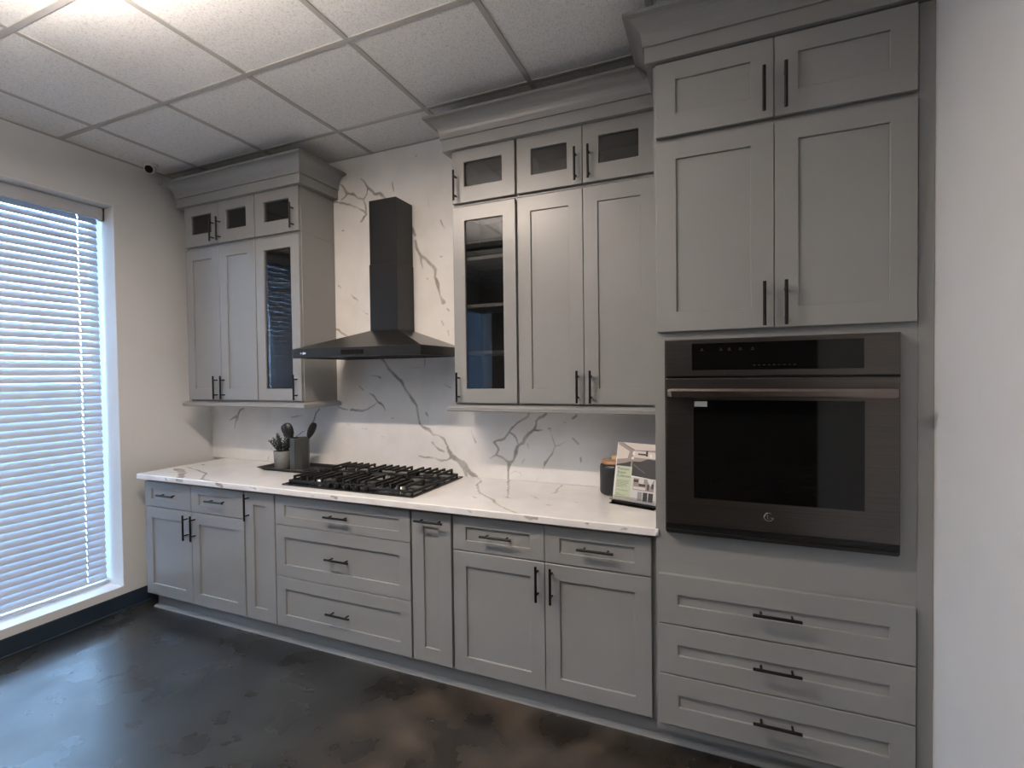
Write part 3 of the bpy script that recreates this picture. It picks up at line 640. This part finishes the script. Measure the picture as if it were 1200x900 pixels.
# ---- tall oven cabinet
t = thing('oven_cabinet', 'tall grey cabinet housing the wall oven, against the right wall', 'cabinet', (3.845, -0.3, B0))
OX0, OX1, OZ0, OZ1 = 3.447, 4.190, 0.915, 1.650
g = MB()
g.box(TX0, OX0+0.012, TC, -0.002, B0, 2.714); g.box(OX1-0.012, TX1, TC, -0.002, B0, 2.714)
g.box(OX0+0.012, OX1-0.012, TC, -0.002, OZ1-0.010, 2.714); g.box(OX0+0.012, OX1-0.012, TC, -0.002, B0, OZ0+0.010)
part('carcass', g, M['cabinet'], t)
g = MB(); g.box(4.243, TX1, TC-0.0025, TC-0.0002, B0, 2.713); part('filler_strip', g, M['cabinet'], t, bevel=0.0006)
for z0, z1, hz, rb in ((2.4305, 2.708, 2.521, 0.082), (1.6845, 2.408, 1.768, 0.075)):
    shaker(t, 'door', 3.417, 3.8215, z0, z1, TF, 0.074, 0.068, rb, handle=('v', 3.7895, hz))
    shaker(t, 'door', 3.8245, 4.2355, z0, z1, TF, 0.074, 0.068, rb, handle=('v', 3.8575, hz))
for z0, z1, hz in ((0.5475, 0.7405, 0.6475), (0.3500, 0.5430, 0.4505), (0.147, 0.3455, 0.250)):
    shaker(t, 'drawer', 3.417, 4.2355, z0, z1, TF, 0.072, 0.076, 0.076, handle=('h', 3.827, hz))

# ---- wall oven
t = thing('wall_oven', 'black stainless built-in wall oven with a dark glass door, in the tall cabinet', 'oven', (3.818, -0.4, OZ0))
g = MB(); g.box(OX0+0.02, OX1-0.02, -0.640, -0.10, OZ0+0.015, OZ1-0.015); g.box(OX0-0.002, OX1+0.003, -0.638, TC-0.0005, OZ0-0.006, OZ1+0.002)
part('oven_body', g, M['vent_black'], t)
g = MB(); g.box(OX0+0.003, OX1-0.003, -0.662, -0.640, 1.5115, OZ1); cp = part('control_panel', g, M['steel_dark'], t, bevel=0.003, segs=2)
g = MB(); g.box(3.5455, 4.0865, -0.6635, -0.6618, 1.5345, 1.634); part('display', g, M['oven_black'], cp, bevel=0.001)
g = MB()
for x in (3.575, 3.640, 3.668, 3.705, 3.745): g.box(x, x+0.012, -0.6642, -0.6636, 1.606, 1.6085); g.box(x+0.003, x+0.009, -0.6642, -0.6636, 1.611, 1.615)
for k in range(9): g.box(3.752+k*0.016, 3.760+k*0.016, -0.6642, -0.6636, 1.549, 1.552)
part('touch_key_marks', g, simple('dim_key_print', (0.035, 0.035, 0.035), 0.4), cp, kind='stuff')
g = MB(); g.box(OX0+0.003, OX1-0.003, -0.662, -0.640, 0.949, 1.5045); dr = part('door', g, M['steel_dark'], t, bevel=0.003, segs=2)
g = MB(); g.box(3.5505, 4.089, -0.6632, -0.6618, 1.053, 1.4235); part('window', g, M['oven_black'], dr, bevel=0.001)
# handle: full-width flat bar with chamfered ends on two posts
g = MB()
pr = [(0.0, 1.4365), (-0.014, 1.4345), (-0.020, 1.441), (-0.021, 1.458), (-0.017, 1.4675), (-0.006, 1.469), (0.0, 1.466)]
vs = []
for x, dz in ((3.460, 1), (3.475, 0), (4.156, 0), (4.171, 1)):
    for (o, z) in pr: vs.append((x + (0.006 if False else 0), -0.694+o*(0.55 if dz else 1), z if not dz else 1.452+(z-1.452)*0.8))
n = len(pr)
g.add(vs, [(i*n+k, i*n+(k+1) % n, (i+1)*n+(k+1) % n, (i+1)*n+k) for i in range(3) for k in range(n)] + [tuple(range(n)), tuple(range(4*n-1, 3*n-1, -1))])
for x in (3.51, 4.13): g.box(x-0.014, x+0.014, -0.695, -0.6615, 1.443, 1.461)
part('handle', g, M['steel_handle'], dr, bevel=0.001, label='brushed dark metal door handle')
g = MB(); g.box(3.5535, 3.5985, -0.6642, -0.6634, 1.3985, 1.4185); st = part('sticker', g, M['paper'], dr, label='small white paper sticker')
# round emblem: open ring with two letter strokes
g = MB(); c = (3.802, -0.6625, 1.005); R = 0.0145
def arc(cx, cz, r, a0, a1, n): return [(cx+r*math.cos(math.radians(a0+(a1-a0)*k/n)), -0.6626, cz+r*math.sin(math.radians(a0+(a1-a0)*k/n))) for k in range(n+1)]
g.tube(arc(c[0], c[2], R, 55, 350, 24) + [(c[0]+0.005, -0.6626, c[2]-0.0025)], 0.0009, 6)
g.tube([(c[0]-0.004, -0.6626, c[2]+0.008), (c[0]-0.004, -0.6626, c[2]-0.006), (c[0]+0.002, -0.6626, c[2]-0.006)], 0.0009, 6)
g.cyl((c[0]-0.0085, -0.6632, c[2]+0.004), (c[0]-0.0085, -0.662, c[2]+0.004), 0.0015, n=8)
part('logo', g, M['chrome'], dr, label='small chrome round emblem')
g = MB(); g.box(OX0+0.004, OX1-0.006, -0.658, -0.640, 0.9105, 0.924); g.box(OX0+0.006, OX1-0.008, -0.650, -0.640, 0.924, 0.946)
for k in range(30): x = OX0+0.03+k*0.0233; g.box(x, x+0.014, -0.6535, -0.650, 0.9285, 0.9325)
part('vent_strip', g, M['vent_black'], t, bevel=0.0008)

# ================================================================== range hood
t = thing('range_hood', 'black chimney range hood on the veined backsplash above the gas cooktop', 'range hood', (1.771, -0.22, 1.637))
hx0, hx1, hy, hz0, hz1 = 1.329, 2.213, -0.455, 1.637, 1.689
cx0, cx1, cy = 1.672, 1.874, -0.176; cz = 1.803
g = MB()
def canopy_ring(x0, x1, y, z): return [(x0, y, z), (x1, y, z), (x1, -0.002, z), (x0, -0.002, z)]
L0 = canopy_ring(hx0, hx1, hy, hz0); L1 = canopy_ring(hx0, hx1, hy, hz1); L2 = canopy_ring(cx0-0.004, cx1+0.004, cy-0.004, cz); 
g.add(L0+L1+L2, [(0,1,5,4),(1,2,6,5),(3,0,4,7),(2,3,7,6),(4,5,9,8),(5,6,10,9),(7,4,8,11),(6,7,11,10),(8,9,10,11)])
I0 = canopy_ring(hx0+0.02, hx1-0.02, hy+0.02, hz0); I0[2] = (hx1-0.02, -0.02, hz0); I0[3] = (hx0+0.02, -0.02, hz0)
I1 = [(a, b, hz0+0.02) for a, b, _ in I0]
g.add(L0+I0+I1, [(1,0,4,5),(2,1,5,6),(3,2,6,7),(0,3,7,4),(4,5,9,8),(5,6,10,9),(6,7,11,10),(7,4,8,11),(8,9,10,11)])
part('canopy', g, M['hood'], t, bevel=0.0015)
for k in range(3):
    x = 1.365+k*0.272
    g = MB(); g.box(x, x+0.264, -0.42, -0.06, hz0+0.006, hz0+0.016)
    for q in range(9): g.box(x+0.02+q*0.026, x+0.032+q*0.026, -0.40, -0.08, hz0+0.003, hz0+0.007)
    part('filter', g, M['black'], t)
g = MB(); g.box(cx0, cx1, cy, -0.002, cz-0.002, 2.205); part('lower_chimney', g, M['hood'], t, bevel=0.001)
g = MB(); g.box(cx0+0.003, cx1-0.003, cy+0.003, -0.002, 2.2055, 2.592); part('upper_chimney', g, M['hood'], t, bevel=0.001)
g = MB(); g.box(1.690, 1.845, hy-0.0018, hy+0.001, 1.651, 1.677); cp = part('control_panel', g, M['oven_black'], t)
g = MB()
for k in range(5): g.cyl((1.706+k*0.031, hy-0.0035, 1.664), (1.706+k*0.031, hy-0.0015, 1.664), 0.006, n=12)
part('button', g, M['oven_black'], cp, kind='stuff')
g = MB(); g.box(1.392, 1.402, hy-0.003, hy, 1.660, 1.668); g.cyl((1.416, hy-0.003, 1.664), (1.416, hy, 1.664), 0.0075, n=14); g.cyl((1.428, hy-0.003, 1.664), (1.428, hy, 1.664), 0.006, n=14)
part('spots', g, M['chrome'], t, label='tiny bright chrome badge')  # small chrome pieces on the front of the canopy

# ================================================================== gas cooktop
kx0, kx1, ky0, ky1 = 1.335, 2.222, -0.560, -0.032
t = thing('gas_cooktop', 'black five-burner gas cooktop with cast iron grates set on the white countertop', 'cooktop', ((kx0+kx1)/2, -0.3, CT+0.0005))
g = MB(); g.box(kx0, kx1, ky0, ky1, CT+0.0005, CT+0.009); part('cooktop_plate', g, M['black_enamel'], t, bevel=0.002)
W = (kx1-kx0-0.05)/3; gz = CT+0.050
def grate(x0, x1, y0, y1):
    g = MB(); zb = CT+0.022
    g.box(x0, x1, y0, y0+0.012, zb-0.006, zb+0.006); g.box(x0, x1, y1-0.012, y1, zb-0.006, zb+0.006)
    g.box(x0, x0+0.012, y0+0.012, y1-0.012, zb-0.006, zb+0.006); g.box(x1-0.012, x1, y0+0.012, y1-0.012, zb-0.006, zb+0.006)
    for fx in (x0+0.001, x1-0.011):
        for fy in (y0+0.001, y1-0.011): g.box(fx, fx+0.010, fy, fy+0.010, CT+0.009, zb-0.006)
    n = 5
    for k in range(n):
        xc = x0+0.040+k*(x1-x0-0.080)/(n-1); h = 0.0060
        inner = 0.135 if k in (1, 2, 3) else 0.17
        for ys, d in ((y0+0.002, 1), (y1-0.002, -1)):
            ya, yb2 = sorted((ys, ys+d*0.013)); g.box(xc-h, xc+h, ya, yb2, zb, gz-0.006)
            ya, yb2 = sorted((ys, ys+d*inner)); g.box(xc-h, xc+h, ya, yb2, gz-0.008, gz+0.004)
            if k in (0, 4):
                ya, yb2 = sorted((ys+d*(inner-0.010), ys+d*inner)); g.box(xc-h, xc+h, ya, yb2, zb-0.002, gz-0.006)
    for k in (0, 1):
        ym = y0+(y1-y0)*(0.33 if k == 0 else 0.67); g.box(x0+0.012, x1-0.012, ym-0.004, ym+0.004, zb-0.004, zb+0.006)
    for xs, d in ((x0+0.002, 1), (x1-0.002, -1)):
        ym = (y0+y1)/2; xa, xb = sorted((xs, xs+d*0.010)); g.box(xa, xb, ym-0.0045, ym+0.0045, zb, gz-0.006)
        xa, xb = sorted((xs, xs+d*0.055)); g.box(xa, xb, ym-0.0045, ym+0.0045, gz-0.008, gz+0.004)
    return g
for k in range(3):
    x0 = kx0+0.022+k*(W+0.003); part('grate', grate(x0, x0+W, ky0+0.055 if k == 1 else ky0+0.030, ky1-0.022), M['cast'], t, bevel=0.0012)
def burner(x, y, r, brass=False):
    g = MB(); z = CT+0.009
    g.lathe((x, y, z), [(0, 0), (r*1.25, 0), (r*1.2, 0.003), (r, 0.004), (r, 0.013), (r*0.92, 0.016), (0, 0.016)], 24); b = part('burner', g, M['brass'] if brass else M['alu'], t)
    g = MB(); g.lathe((x, y, z), [(0, 0.016), (r*0.80, 0.016), (r*0.86, 0.019), (r*0.82, 0.024), (0, 0.026)], 24); part('burner_cap', g, M['cast'], b)
xc = [kx0+0.022+W*(k+0.5)+0.003*k for k in range(3)]
burner(xc[0], -0.425, 0.036); burner(xc[0], -0.165, 0.030); burner(xc[1], -0.255, 0.052, True); burner(xc[2], -0.425, 0.030); burner(xc[2], -0.165, 0.040)
for k in range(5):
    x = xc[1]-0.130+k*0.065; g = MB(); g.lathe((x, -0.528, CT+0.009), [(0, 0), (0.019, 0), (0.0185, 0.004), (0.016, 0.018), (0.0145, 0.020), (0, 0.020)], 20)
    part('knob', g, M['black'], t)

# ================================================================== tray, plant, crock, utensils
t = thing('serving_tray', 'long black tray with flared rim on the counter left of the cooktop', 'tray', (1.06, -0.17, CT+0.0005))
g = MB(); z = CT+0.0006
o0 = [(0.840,-0.252,z),(1.275,-0.252,z),(1.275,-0.070,z),(0.840,-0.070,z)]; o1 = [(0.800,-0.282,z+0.022),(1.318,-0.282,z+0.022),(1.318,-0.040,z+0.022),(0.800,-0.040,z+0.022)]
i1 = [(0.806,-0.277,z+0.022),(1.312,-0.277,z+0.022),(1.312,-0.045,z+0.022),(0.806,-0.045,z+0.022)]; i0 = [(0.845,-0.247,z+0.005),(1.270,-0.247,z+0.005),(1.270,-0.075,z+0.005),(0.845,-0.075,z+0.005)]
vs = o0+o1+i1+i0; fs = [(0,3,2,1),(12,13,14,15)]
for a in (0, 4, 8):
    for k in range(4): n = (k+1) % 4; fs.append((a+k, a+n, a+4+n, a+4+k))
g.add(vs, fs); part('tray_body', g, M['tray'], t, bevel=0.0008)
TZ = CT+0.0062
t = thing('potted_plant', 'small bushy green plant in a grey stone pot on the black tray', 'plant', (0.918, -0.168, TZ))
g = MB(); g.lathe((0.918, -0.168, TZ), [(0, 0), (0.049, 0), (0.052, 0.003), (0.0575, 0.112), (0.0565, 0.114), (0.052, 0.114), (0.050, 0.098), (0, 0.098)], 32); part('pot', g, M['pot'], t)
g = MB(); g.lathe((0.918, -0.168, TZ), [(0.0498, 0.099), (0.03, 0.103), (0, 0.104)], 20); part('soil', g, M['soil'], t)
gs = MB(); gl = MB(); rnd = random.Random(11)
for s in range(30):
    a = rnd.uniform(0, 2*math.pi); sp = rnd.uniform(0.1, 1.0)**0.7; hgt = rnd.uniform(0.085, 0.130)*(1.10-0.30*sp)
    p0 = Vector((0.918+0.03*math.cos(a)*sp, -0.168+0.03*math.sin(a)*sp, TZ+0.10)); tip = p0+Vector((math.cos(a)*0.066*sp, math.sin(a)*0.066*sp, hgt))
    pts = [p0.lerp(tip, q/4)+Vector((0, 0, 0.008*math.sin(q/4*3.1))) for q in range(5)]
    gs.tube(pts, 0.0014, 5)
    for q in range(15):
        f = 0.15+0.85*q/14; p = p0.lerp(tip, f)+Vector((0, 0, 0.008*math.sin(f*3.1))); b = q*2.4+s
        d = Vector((math.cos(b), math.sin(b), 0.75)).normalized(); L = 0.024*(1.15-0.45*f); sd = d.cross(Vector((0, 0, 1))).normalized()*L*0.24; up = Vector((0, 0, 0.003))
        gl.add([p, p+d*L*0.5+sd, p+d*L, p+d*L*0.5-sd, p+d*L*0.5+up, p+d*L*0.5-up], [(0,1,4),(1,2,4),(2,3,4),(3,0,4),(1,0,5),(2,1,5),(3,2,5),(0,3,5)])
part('stem', gs, M['leaf'], t, kind='stuff'); part('foliage', gl, M['leaf'], t, kind='stuff')

ux, uy = 1.106, -0.200
t = thing('utensil_crock', 'tall grey faceted metal utensil crock on the black tray beside the plant', 'crock', (ux, uy, TZ))
g = MB()
def oct_ring(r, z, n=8, rot=0.20): return [(ux+r*math.cos(rot+2*math.pi*k/n), uy+r*math.sin(rot+2*math.pi*k/n), TZ+z) for k in range(n)]
levels = [oct_ring(0.001, 0.0), oct_ring(0.075, 0.0), oct_ring(0.075, 0.010), oct_ring(0.061, 0.012), oct_ring(0.0595, 0.213), oct_ring(0.054, 0.213), oct_ring(0.053, 0.016), oct_ring(0.001, 0.016)]
vs = sum(levels, []); n = 8
g.add(vs, [(i*n+k, i*n+(k+1) % n, (i+1)*n+(k+1) % n, (i+1)*n+k) for i in range(len(levels)-1) for k in range(n)])
part('crock_body', g, M['crock'], t, bevel=0.002, segs=2)
def blade(base, d, side, nrm, L, w, name, parent, spoon):
    """broad flat head that starts at base and runs along d"""
    g = MB(); ts = [0, 0.12, 0.3, 0.5, 0.7, 0.85, 0.95, 1.0]; ws = [0.16, 0.42, 0.78, 0.96, 1.0, 0.9, 0.66, 0.30]; rings = []
    for tt, ww in zip(ts, ws):
        c = base+d*(L*tt); h = w*ww/2; dish = 0.010*math.sin(tt*math.pi) if spoon else 0.0
        rings += [c-side*h+nrm*0.002, c+nrm*(0.002-dish), c+side*h+nrm*0.002, c+side*h-nrm*0.002, c-nrm*(0.003+dish), c-side*h-nrm*0.002]
    m = 6
    g.add(rings, [(i*m+k, i*m+(k+1) % m, (i+1)*m+(k+1) % m, (i+1)*m+k) for i in range(len(ts)-1) for k in range(m)] + [tuple(range(m)), tuple(range((len(ts)-1)*m+m-1, (len(ts)-1)*m-1, -1))], True)
    return part(name, g, M['black_plastic'], parent)
def utensil(name, label, foot, neck, tip, w, side, spoon):
    foot, neck, tip = Vector(foot), Vector(neck), Vector(tip); d = (tip-neck).normalized()
    t = thing(name, label, 'utensil', foot)
    g = MB(); g.tube([foot, foot.lerp(neck, 0.5), neck, neck+d*0.02], 0.006, 10, rs=[0.008, 0.0075, 0.0055, 0.004]); part('shaft', g, M['black_plastic'], t)
    s = Vector(side); s = (s-d*s.dot(d)).normalized(); nr = d.cross(s)
    blade(neck+d*0.008, d, s, nr, (tip-neck).length-0.008, w, 'head', t, spoon)
utensil('serving_spoon', 'black serving spoon leaning left in the grey crock, broad head up', (1.132, -0.200, TZ+0.026), (1.066, -0.222, TZ+0.195), (1.020, -0.240, TZ+0.306), 0.078, (0.85, 0.30, 0.35), True)
utensil('turner', 'black narrow turner leaning right in the grey crock', (1.072, -0.196, TZ+0.026), (1.146, -0.176, TZ+0.190), (1.194, -0.158, TZ+0.308), 0.050, (0.45, 0.85, 0), False)

# ================================================================== canister and brochure
t = thing('canister', 'black ceramic canister with a wooden lid, behind the brochure', 'canister', (3.150, -0.118, CT+0.0005))
g = MB(); c = (3.150, -0.118, CT+0.0005)
g.lathe(c, [(0, 0), (0.066, 0), (0.076, 0.006), (0.079, 0.018), (0.079, 0.138), (0.076, 0.150), (0.070, 0.156), (0.0, 0.156)], 40); part('canister_body', g, M['canister'], t)
g = MB(); g.lathe(c, [(0, 0.1565), (0.071, 0.1565), (0.072, 0.160), (0.070, 0.170), (0.066, 0.173), (0, 0.173)], 40); part('lid', g, M['wood'], t, label='brown wooden lid')
g = MB(); g.lathe(c, [(0, 0.1732), (0.019, 0.1732), (0.020, 0.176), (0.020, 0.192), (0.017, 0.195), (0, 0.195)], 24); part('knob', g, M['wood_pale'], t, label='pale wooden knob')

# everything of the stand and the brochure is laid out in a frame that is turned and leans back
bw, bh = 0.214, 0.272
YAW = math.radians(-16.5); LEAN = math.radians(13)
base = Vector((3.168, -0.292, CT+0.0008))
ex = Vector((math.cos(YAW), math.sin(YAW), 0)); back = Vector((-math.sin(YAW), math.cos(YAW), 0))
ez = Vector((0, 0, math.cos(LEAN))) + back*math.sin(LEAN); nout = ex.cross(ez)        # nout points out of the page, towards the room
if nout.y > 0: nout = -nout
org = base + Vector((0, 0, 0.016)) + back*0.0
def P3(u, v, n=0.0): return org + ex*u + ez*v + nout*n
def quad_slab(g, u0, u1, v0, v1, n0, n1):
    vs = [P3(u, v, n) for n in (n0, n1) for (u, v) in ((u0, v0), (u1, v0), (u1, v1), (u0, v1))]
    g.add(vs, [(0,3,2,1),(4,5,6,7),(0,1,5,4),(1,2,6,5),(2,3,7,6),(3,0,4,7)])
def poly_flat(g, pts, n):
    g.add([P3(u, v, n) for u, v in pts], [tuple(range(len(pts)))])
st = thing('brochure_stand', 'clear acrylic stand holding the brochure, on the counter by the oven cabinet', 'stand', base)
g = MB(); quad_slab(g, -0.004, bw+0.003, 0.0, 0.16, -0.0045, -0.0020); part('back_plate', g, M['acrylic'], st)
g = MB()
quad_slab(g, -0.004, bw+0.003, -0.004, -0.001, -0.0045, 0.020); part('ledge', g, M['acrylic'], st)
g = MB(); quad_slab(g, -0.004, bw+0.003, -0.004, 0.020, 0.0200, 0.0225); part('front_lip', g, M['acrylic'], st)
g = MB()
p = base
def flat_box(g, u0, u1, w0, w1, z0, z1):
    vs = [base+ex*u+back*w+Vector((0, 0, z)) for z in (z0, z1) for (u, w) in ((u0, w0), (u1, w0), (u1, w1), (u0, w1))]
    g.add(vs, [(0,3,2,1),(4,5,6,7),(0,1,5,4),(1,2,6,5),(2,3,7,6),(3,0,4,7)])
flat_box(g, -0.004, bw+0.003, -0.028, 0.085, 0.0, 0.003)
for u in (0.004, bw*0.5, bw-0.008): flat_box(g, u, u+0.004, -0.020, 0.012, 0.003, 0.014)
part('foot_plate', g, M['acrylic'], st)
g = MB(); flat_box(g, -0.003, bw+0.002, 0.002, 0.010, 0.0032, 0.0115); part('spacer_bar', g, simple('smoky_acrylic', (0.06, 0.055, 0.05), 0.15), st, label='dark smoky bar under the page')

br = thing('brochure', 'cabinet brochure with kitchen photos and a pale green text block, in the acrylic stand', 'brochure', org)
g = MB(); quad_slab(g, 0.0, bw, 0.0, bh, -0.0012, 0.0); pg = part('page', g, M['paper'], br)
def ink(name, col): return simple(name, col, 0.45, var=0.02)
K = {k: ink('print_'+k, c) for k, c in dict(pale_green=(0.50, 0.56, 0.40), taupe=(0.30, 0.25, 0.22), cream=(0.62, 0.56, 0.50), charcoal=(0.035, 0.033, 0.033), grey=(0.30, 0.29, 0.28), pale=(0.60, 0.59, 0.58), brown=(0.12, 0.09, 0.075), ink=(0.03, 0.05, 0.03), glow=(0.80, 0.74, 0.66)).items()}
def prn(name, col, polys, n): 
    g = MB()
    for q in polys: poly_flat(g, q, n)
    return part(name, g, K[col], pg)
R = lambda u0, u1, v0, v1: [(u0, v0), (u1, v0), (u1, v1), (u0, v1)]
h = bh
# top photograph: a room in perspective (ceiling, side wall, cabinets, dark island)
prn('printed_photo', 'taupe', [R(0.004, bw, 0.158, h)], 0.0002)
prn('printed_photo', 'cream', [[(0.018, h), (bw, h), (bw, 0.246), (0.090, 0.240)], [(0.004, 0.190), (0.058, 0.198), (0.066, 0.232), (0.004, 0.262)], [(0.085, 0.205), (0.20, 0.205), (0.20, 0.236), (0.085, 0.236)]], 0.0004)
prn('printed_photo', 'charcoal', [[(0.085, 0.120), (bw, 0.112), (bw, 0.200), (0.16, 0.203), (0.125, 0.188), (0.085, 0.186)], R(0.110, 0.150, 0.218, 0.226), R(0.148, 0.158, 0.214, 0.240), R(0.196, 0.206, 0.205, 0.240), [(0.004, 0.166), (0.050, 0.176), (0.078, 0.186), (0.076, 0.158), (0.004, 0.158)]], 0.0006)
prn('printed_photo', 'glow', [R(0.082, 0.094, 0.216, 0.232), R(0.168, 0.178, 0.210, 0.226), R(0.078, 0.090, 0.196, 0.206)], 0.0008)
prn('printed_photo', 'brown', [[(0.090, 0.176), (0.150, 0.140), (0.150, 0.134), (0.090, 0.168)], [(0.018, h), (0.024, h), (0.092, 0.2405), (0.090, 0.238)]], 0.0008)
# green text block
prn('text_block', 'pale_green', [R(0.008, 0.086, 0.0095, 0.160)], 0.0008)
# lower photograph and swatches on white
prn('page_white', 'pale', [R(0.086, bw, 0.004, 0.114)], 0.0008)
prn('printed_photo', 'taupe', [R(0.098, 0.200, 0.056, 0.110)], 0.0010)
prn('printed_photo', 'pale', [R(0.126, 0.150, 0.088, 0.110), [(0.165, 0.110), (0.196, 0.110), (0.184, 0.080), (0.172, 0.095)], R(0.100, 0.160, 0.060, 0.072)], 0.0012)
prn('printed_photo', 'charcoal', [R(0.100, 0.122, 0.092, 0.104), R(0.126, 0.158, 0.076, 0.086), R(0.168, 0.176, 0.062, 0.088), R(0.188, 0.198, 0.070, 0.092)], 0.0014)
for nm, c, u0, u1 in (('swatch', 'pale', 0.096, 0.120), ('swatch', 'grey', 0.124, 0.146), ('swatch', 'charcoal', 0.150, 0.172), ('swatch', 'charcoal', 0.176, 0.199)):
    prn(nm, c, [R(u0, u1, 0.010, 0.050)], 0.0012)
def text(body, size, u, v, name):
    cu = bpy.data.curves.new(name, 'FONT'); cu.body = body; cu.size = size; cu.space_line = 1.0; cu.fill_mode = 'FRONT'
    tmp = bpy.data.objects.new('tmp_text', cu); COL.objects.link(tmp)
    dg = bpy.context.evaluated_depsgraph_get(); me = bpy.data.meshes.new_from_object(tmp.evaluated_get(dg)); COL.objects.unlink(tmp); bpy.data.objects.remove(tmp)
    g = MB(); g.add([P3(u+q.co.x, v+q.co.y, 0.0011) for q in me.vertices], [tuple(q.vertices) for q in me.polygons]); bpy.data.meshes.remove(me)
    o = part(name, g, K['ink'], pg); return o
text('Premium\nShaker\nCollection', 0.0165, 0.013, 0.141, 'printed_title')
prn('printed_lines', 'ink', [R(0.013, 0.013+w, v, v+0.0012) for w, v in ((0.066, 0.092), (0.060, 0.086), (0.064, 0.080), (0.050, 0.074), (0.056, 0.068), (0.036, 0.062), (0.062, 0.046), (0.020, 0.030), (0.044, 0.024))], 0.0011)

# ================================================================== ceiling camera near the corner
t = thing('security_camera', 'small white ceiling camera with a dark round lens, at the top of the left wall', 'camera', (0.118, -0.480, CZ-0.002))
c = Vector((0.118, -0.480, CZ-0.028)); d = Vector((0.45, -0.60, -0.42)).normalized()
g = MB(); g.lathe((0.118, -0.480, CZ-0.002), [(0, 0), (0.044, 0), (0.044, -0.008), (0.036, -0.016), (0, -0.018)], 28); part('mount_plate', g, M['cream'], t)
g = MB(); g.cyl(c-d*0.018, c+d*0.022, 0.033, 0.031, n=28); bd = part('camera_body', g, M['cream'], t, bevel=0.002)
g = MB(); g.cyl(c+d*0.0222, c+d*0.026, 0.025, 0.023, n=24); part('lens', g, M['camera_lens'], bd, label='dark round lens')

# things of one kind share a group
for o in list(COL.objects):
    if o.parent or 'label' not in o: continue
    for key, gname in (('base_cabinet', 'base cabinets under the countertop'), ('wall_cabinet', 'wall cabinets'), ('crown_moulding', 'crown mouldings on the cabinets'),
                       ('light_rail', 'light rails under the wall cabinets'), ('window_blind', 'blinds in the left wall'), ('line_lamp', 'line lamps under the ceiling'), ('added_uplight', 'added ceiling washing troughs')):
        if o.name.split('.')[0] == key: o['group'] = gname
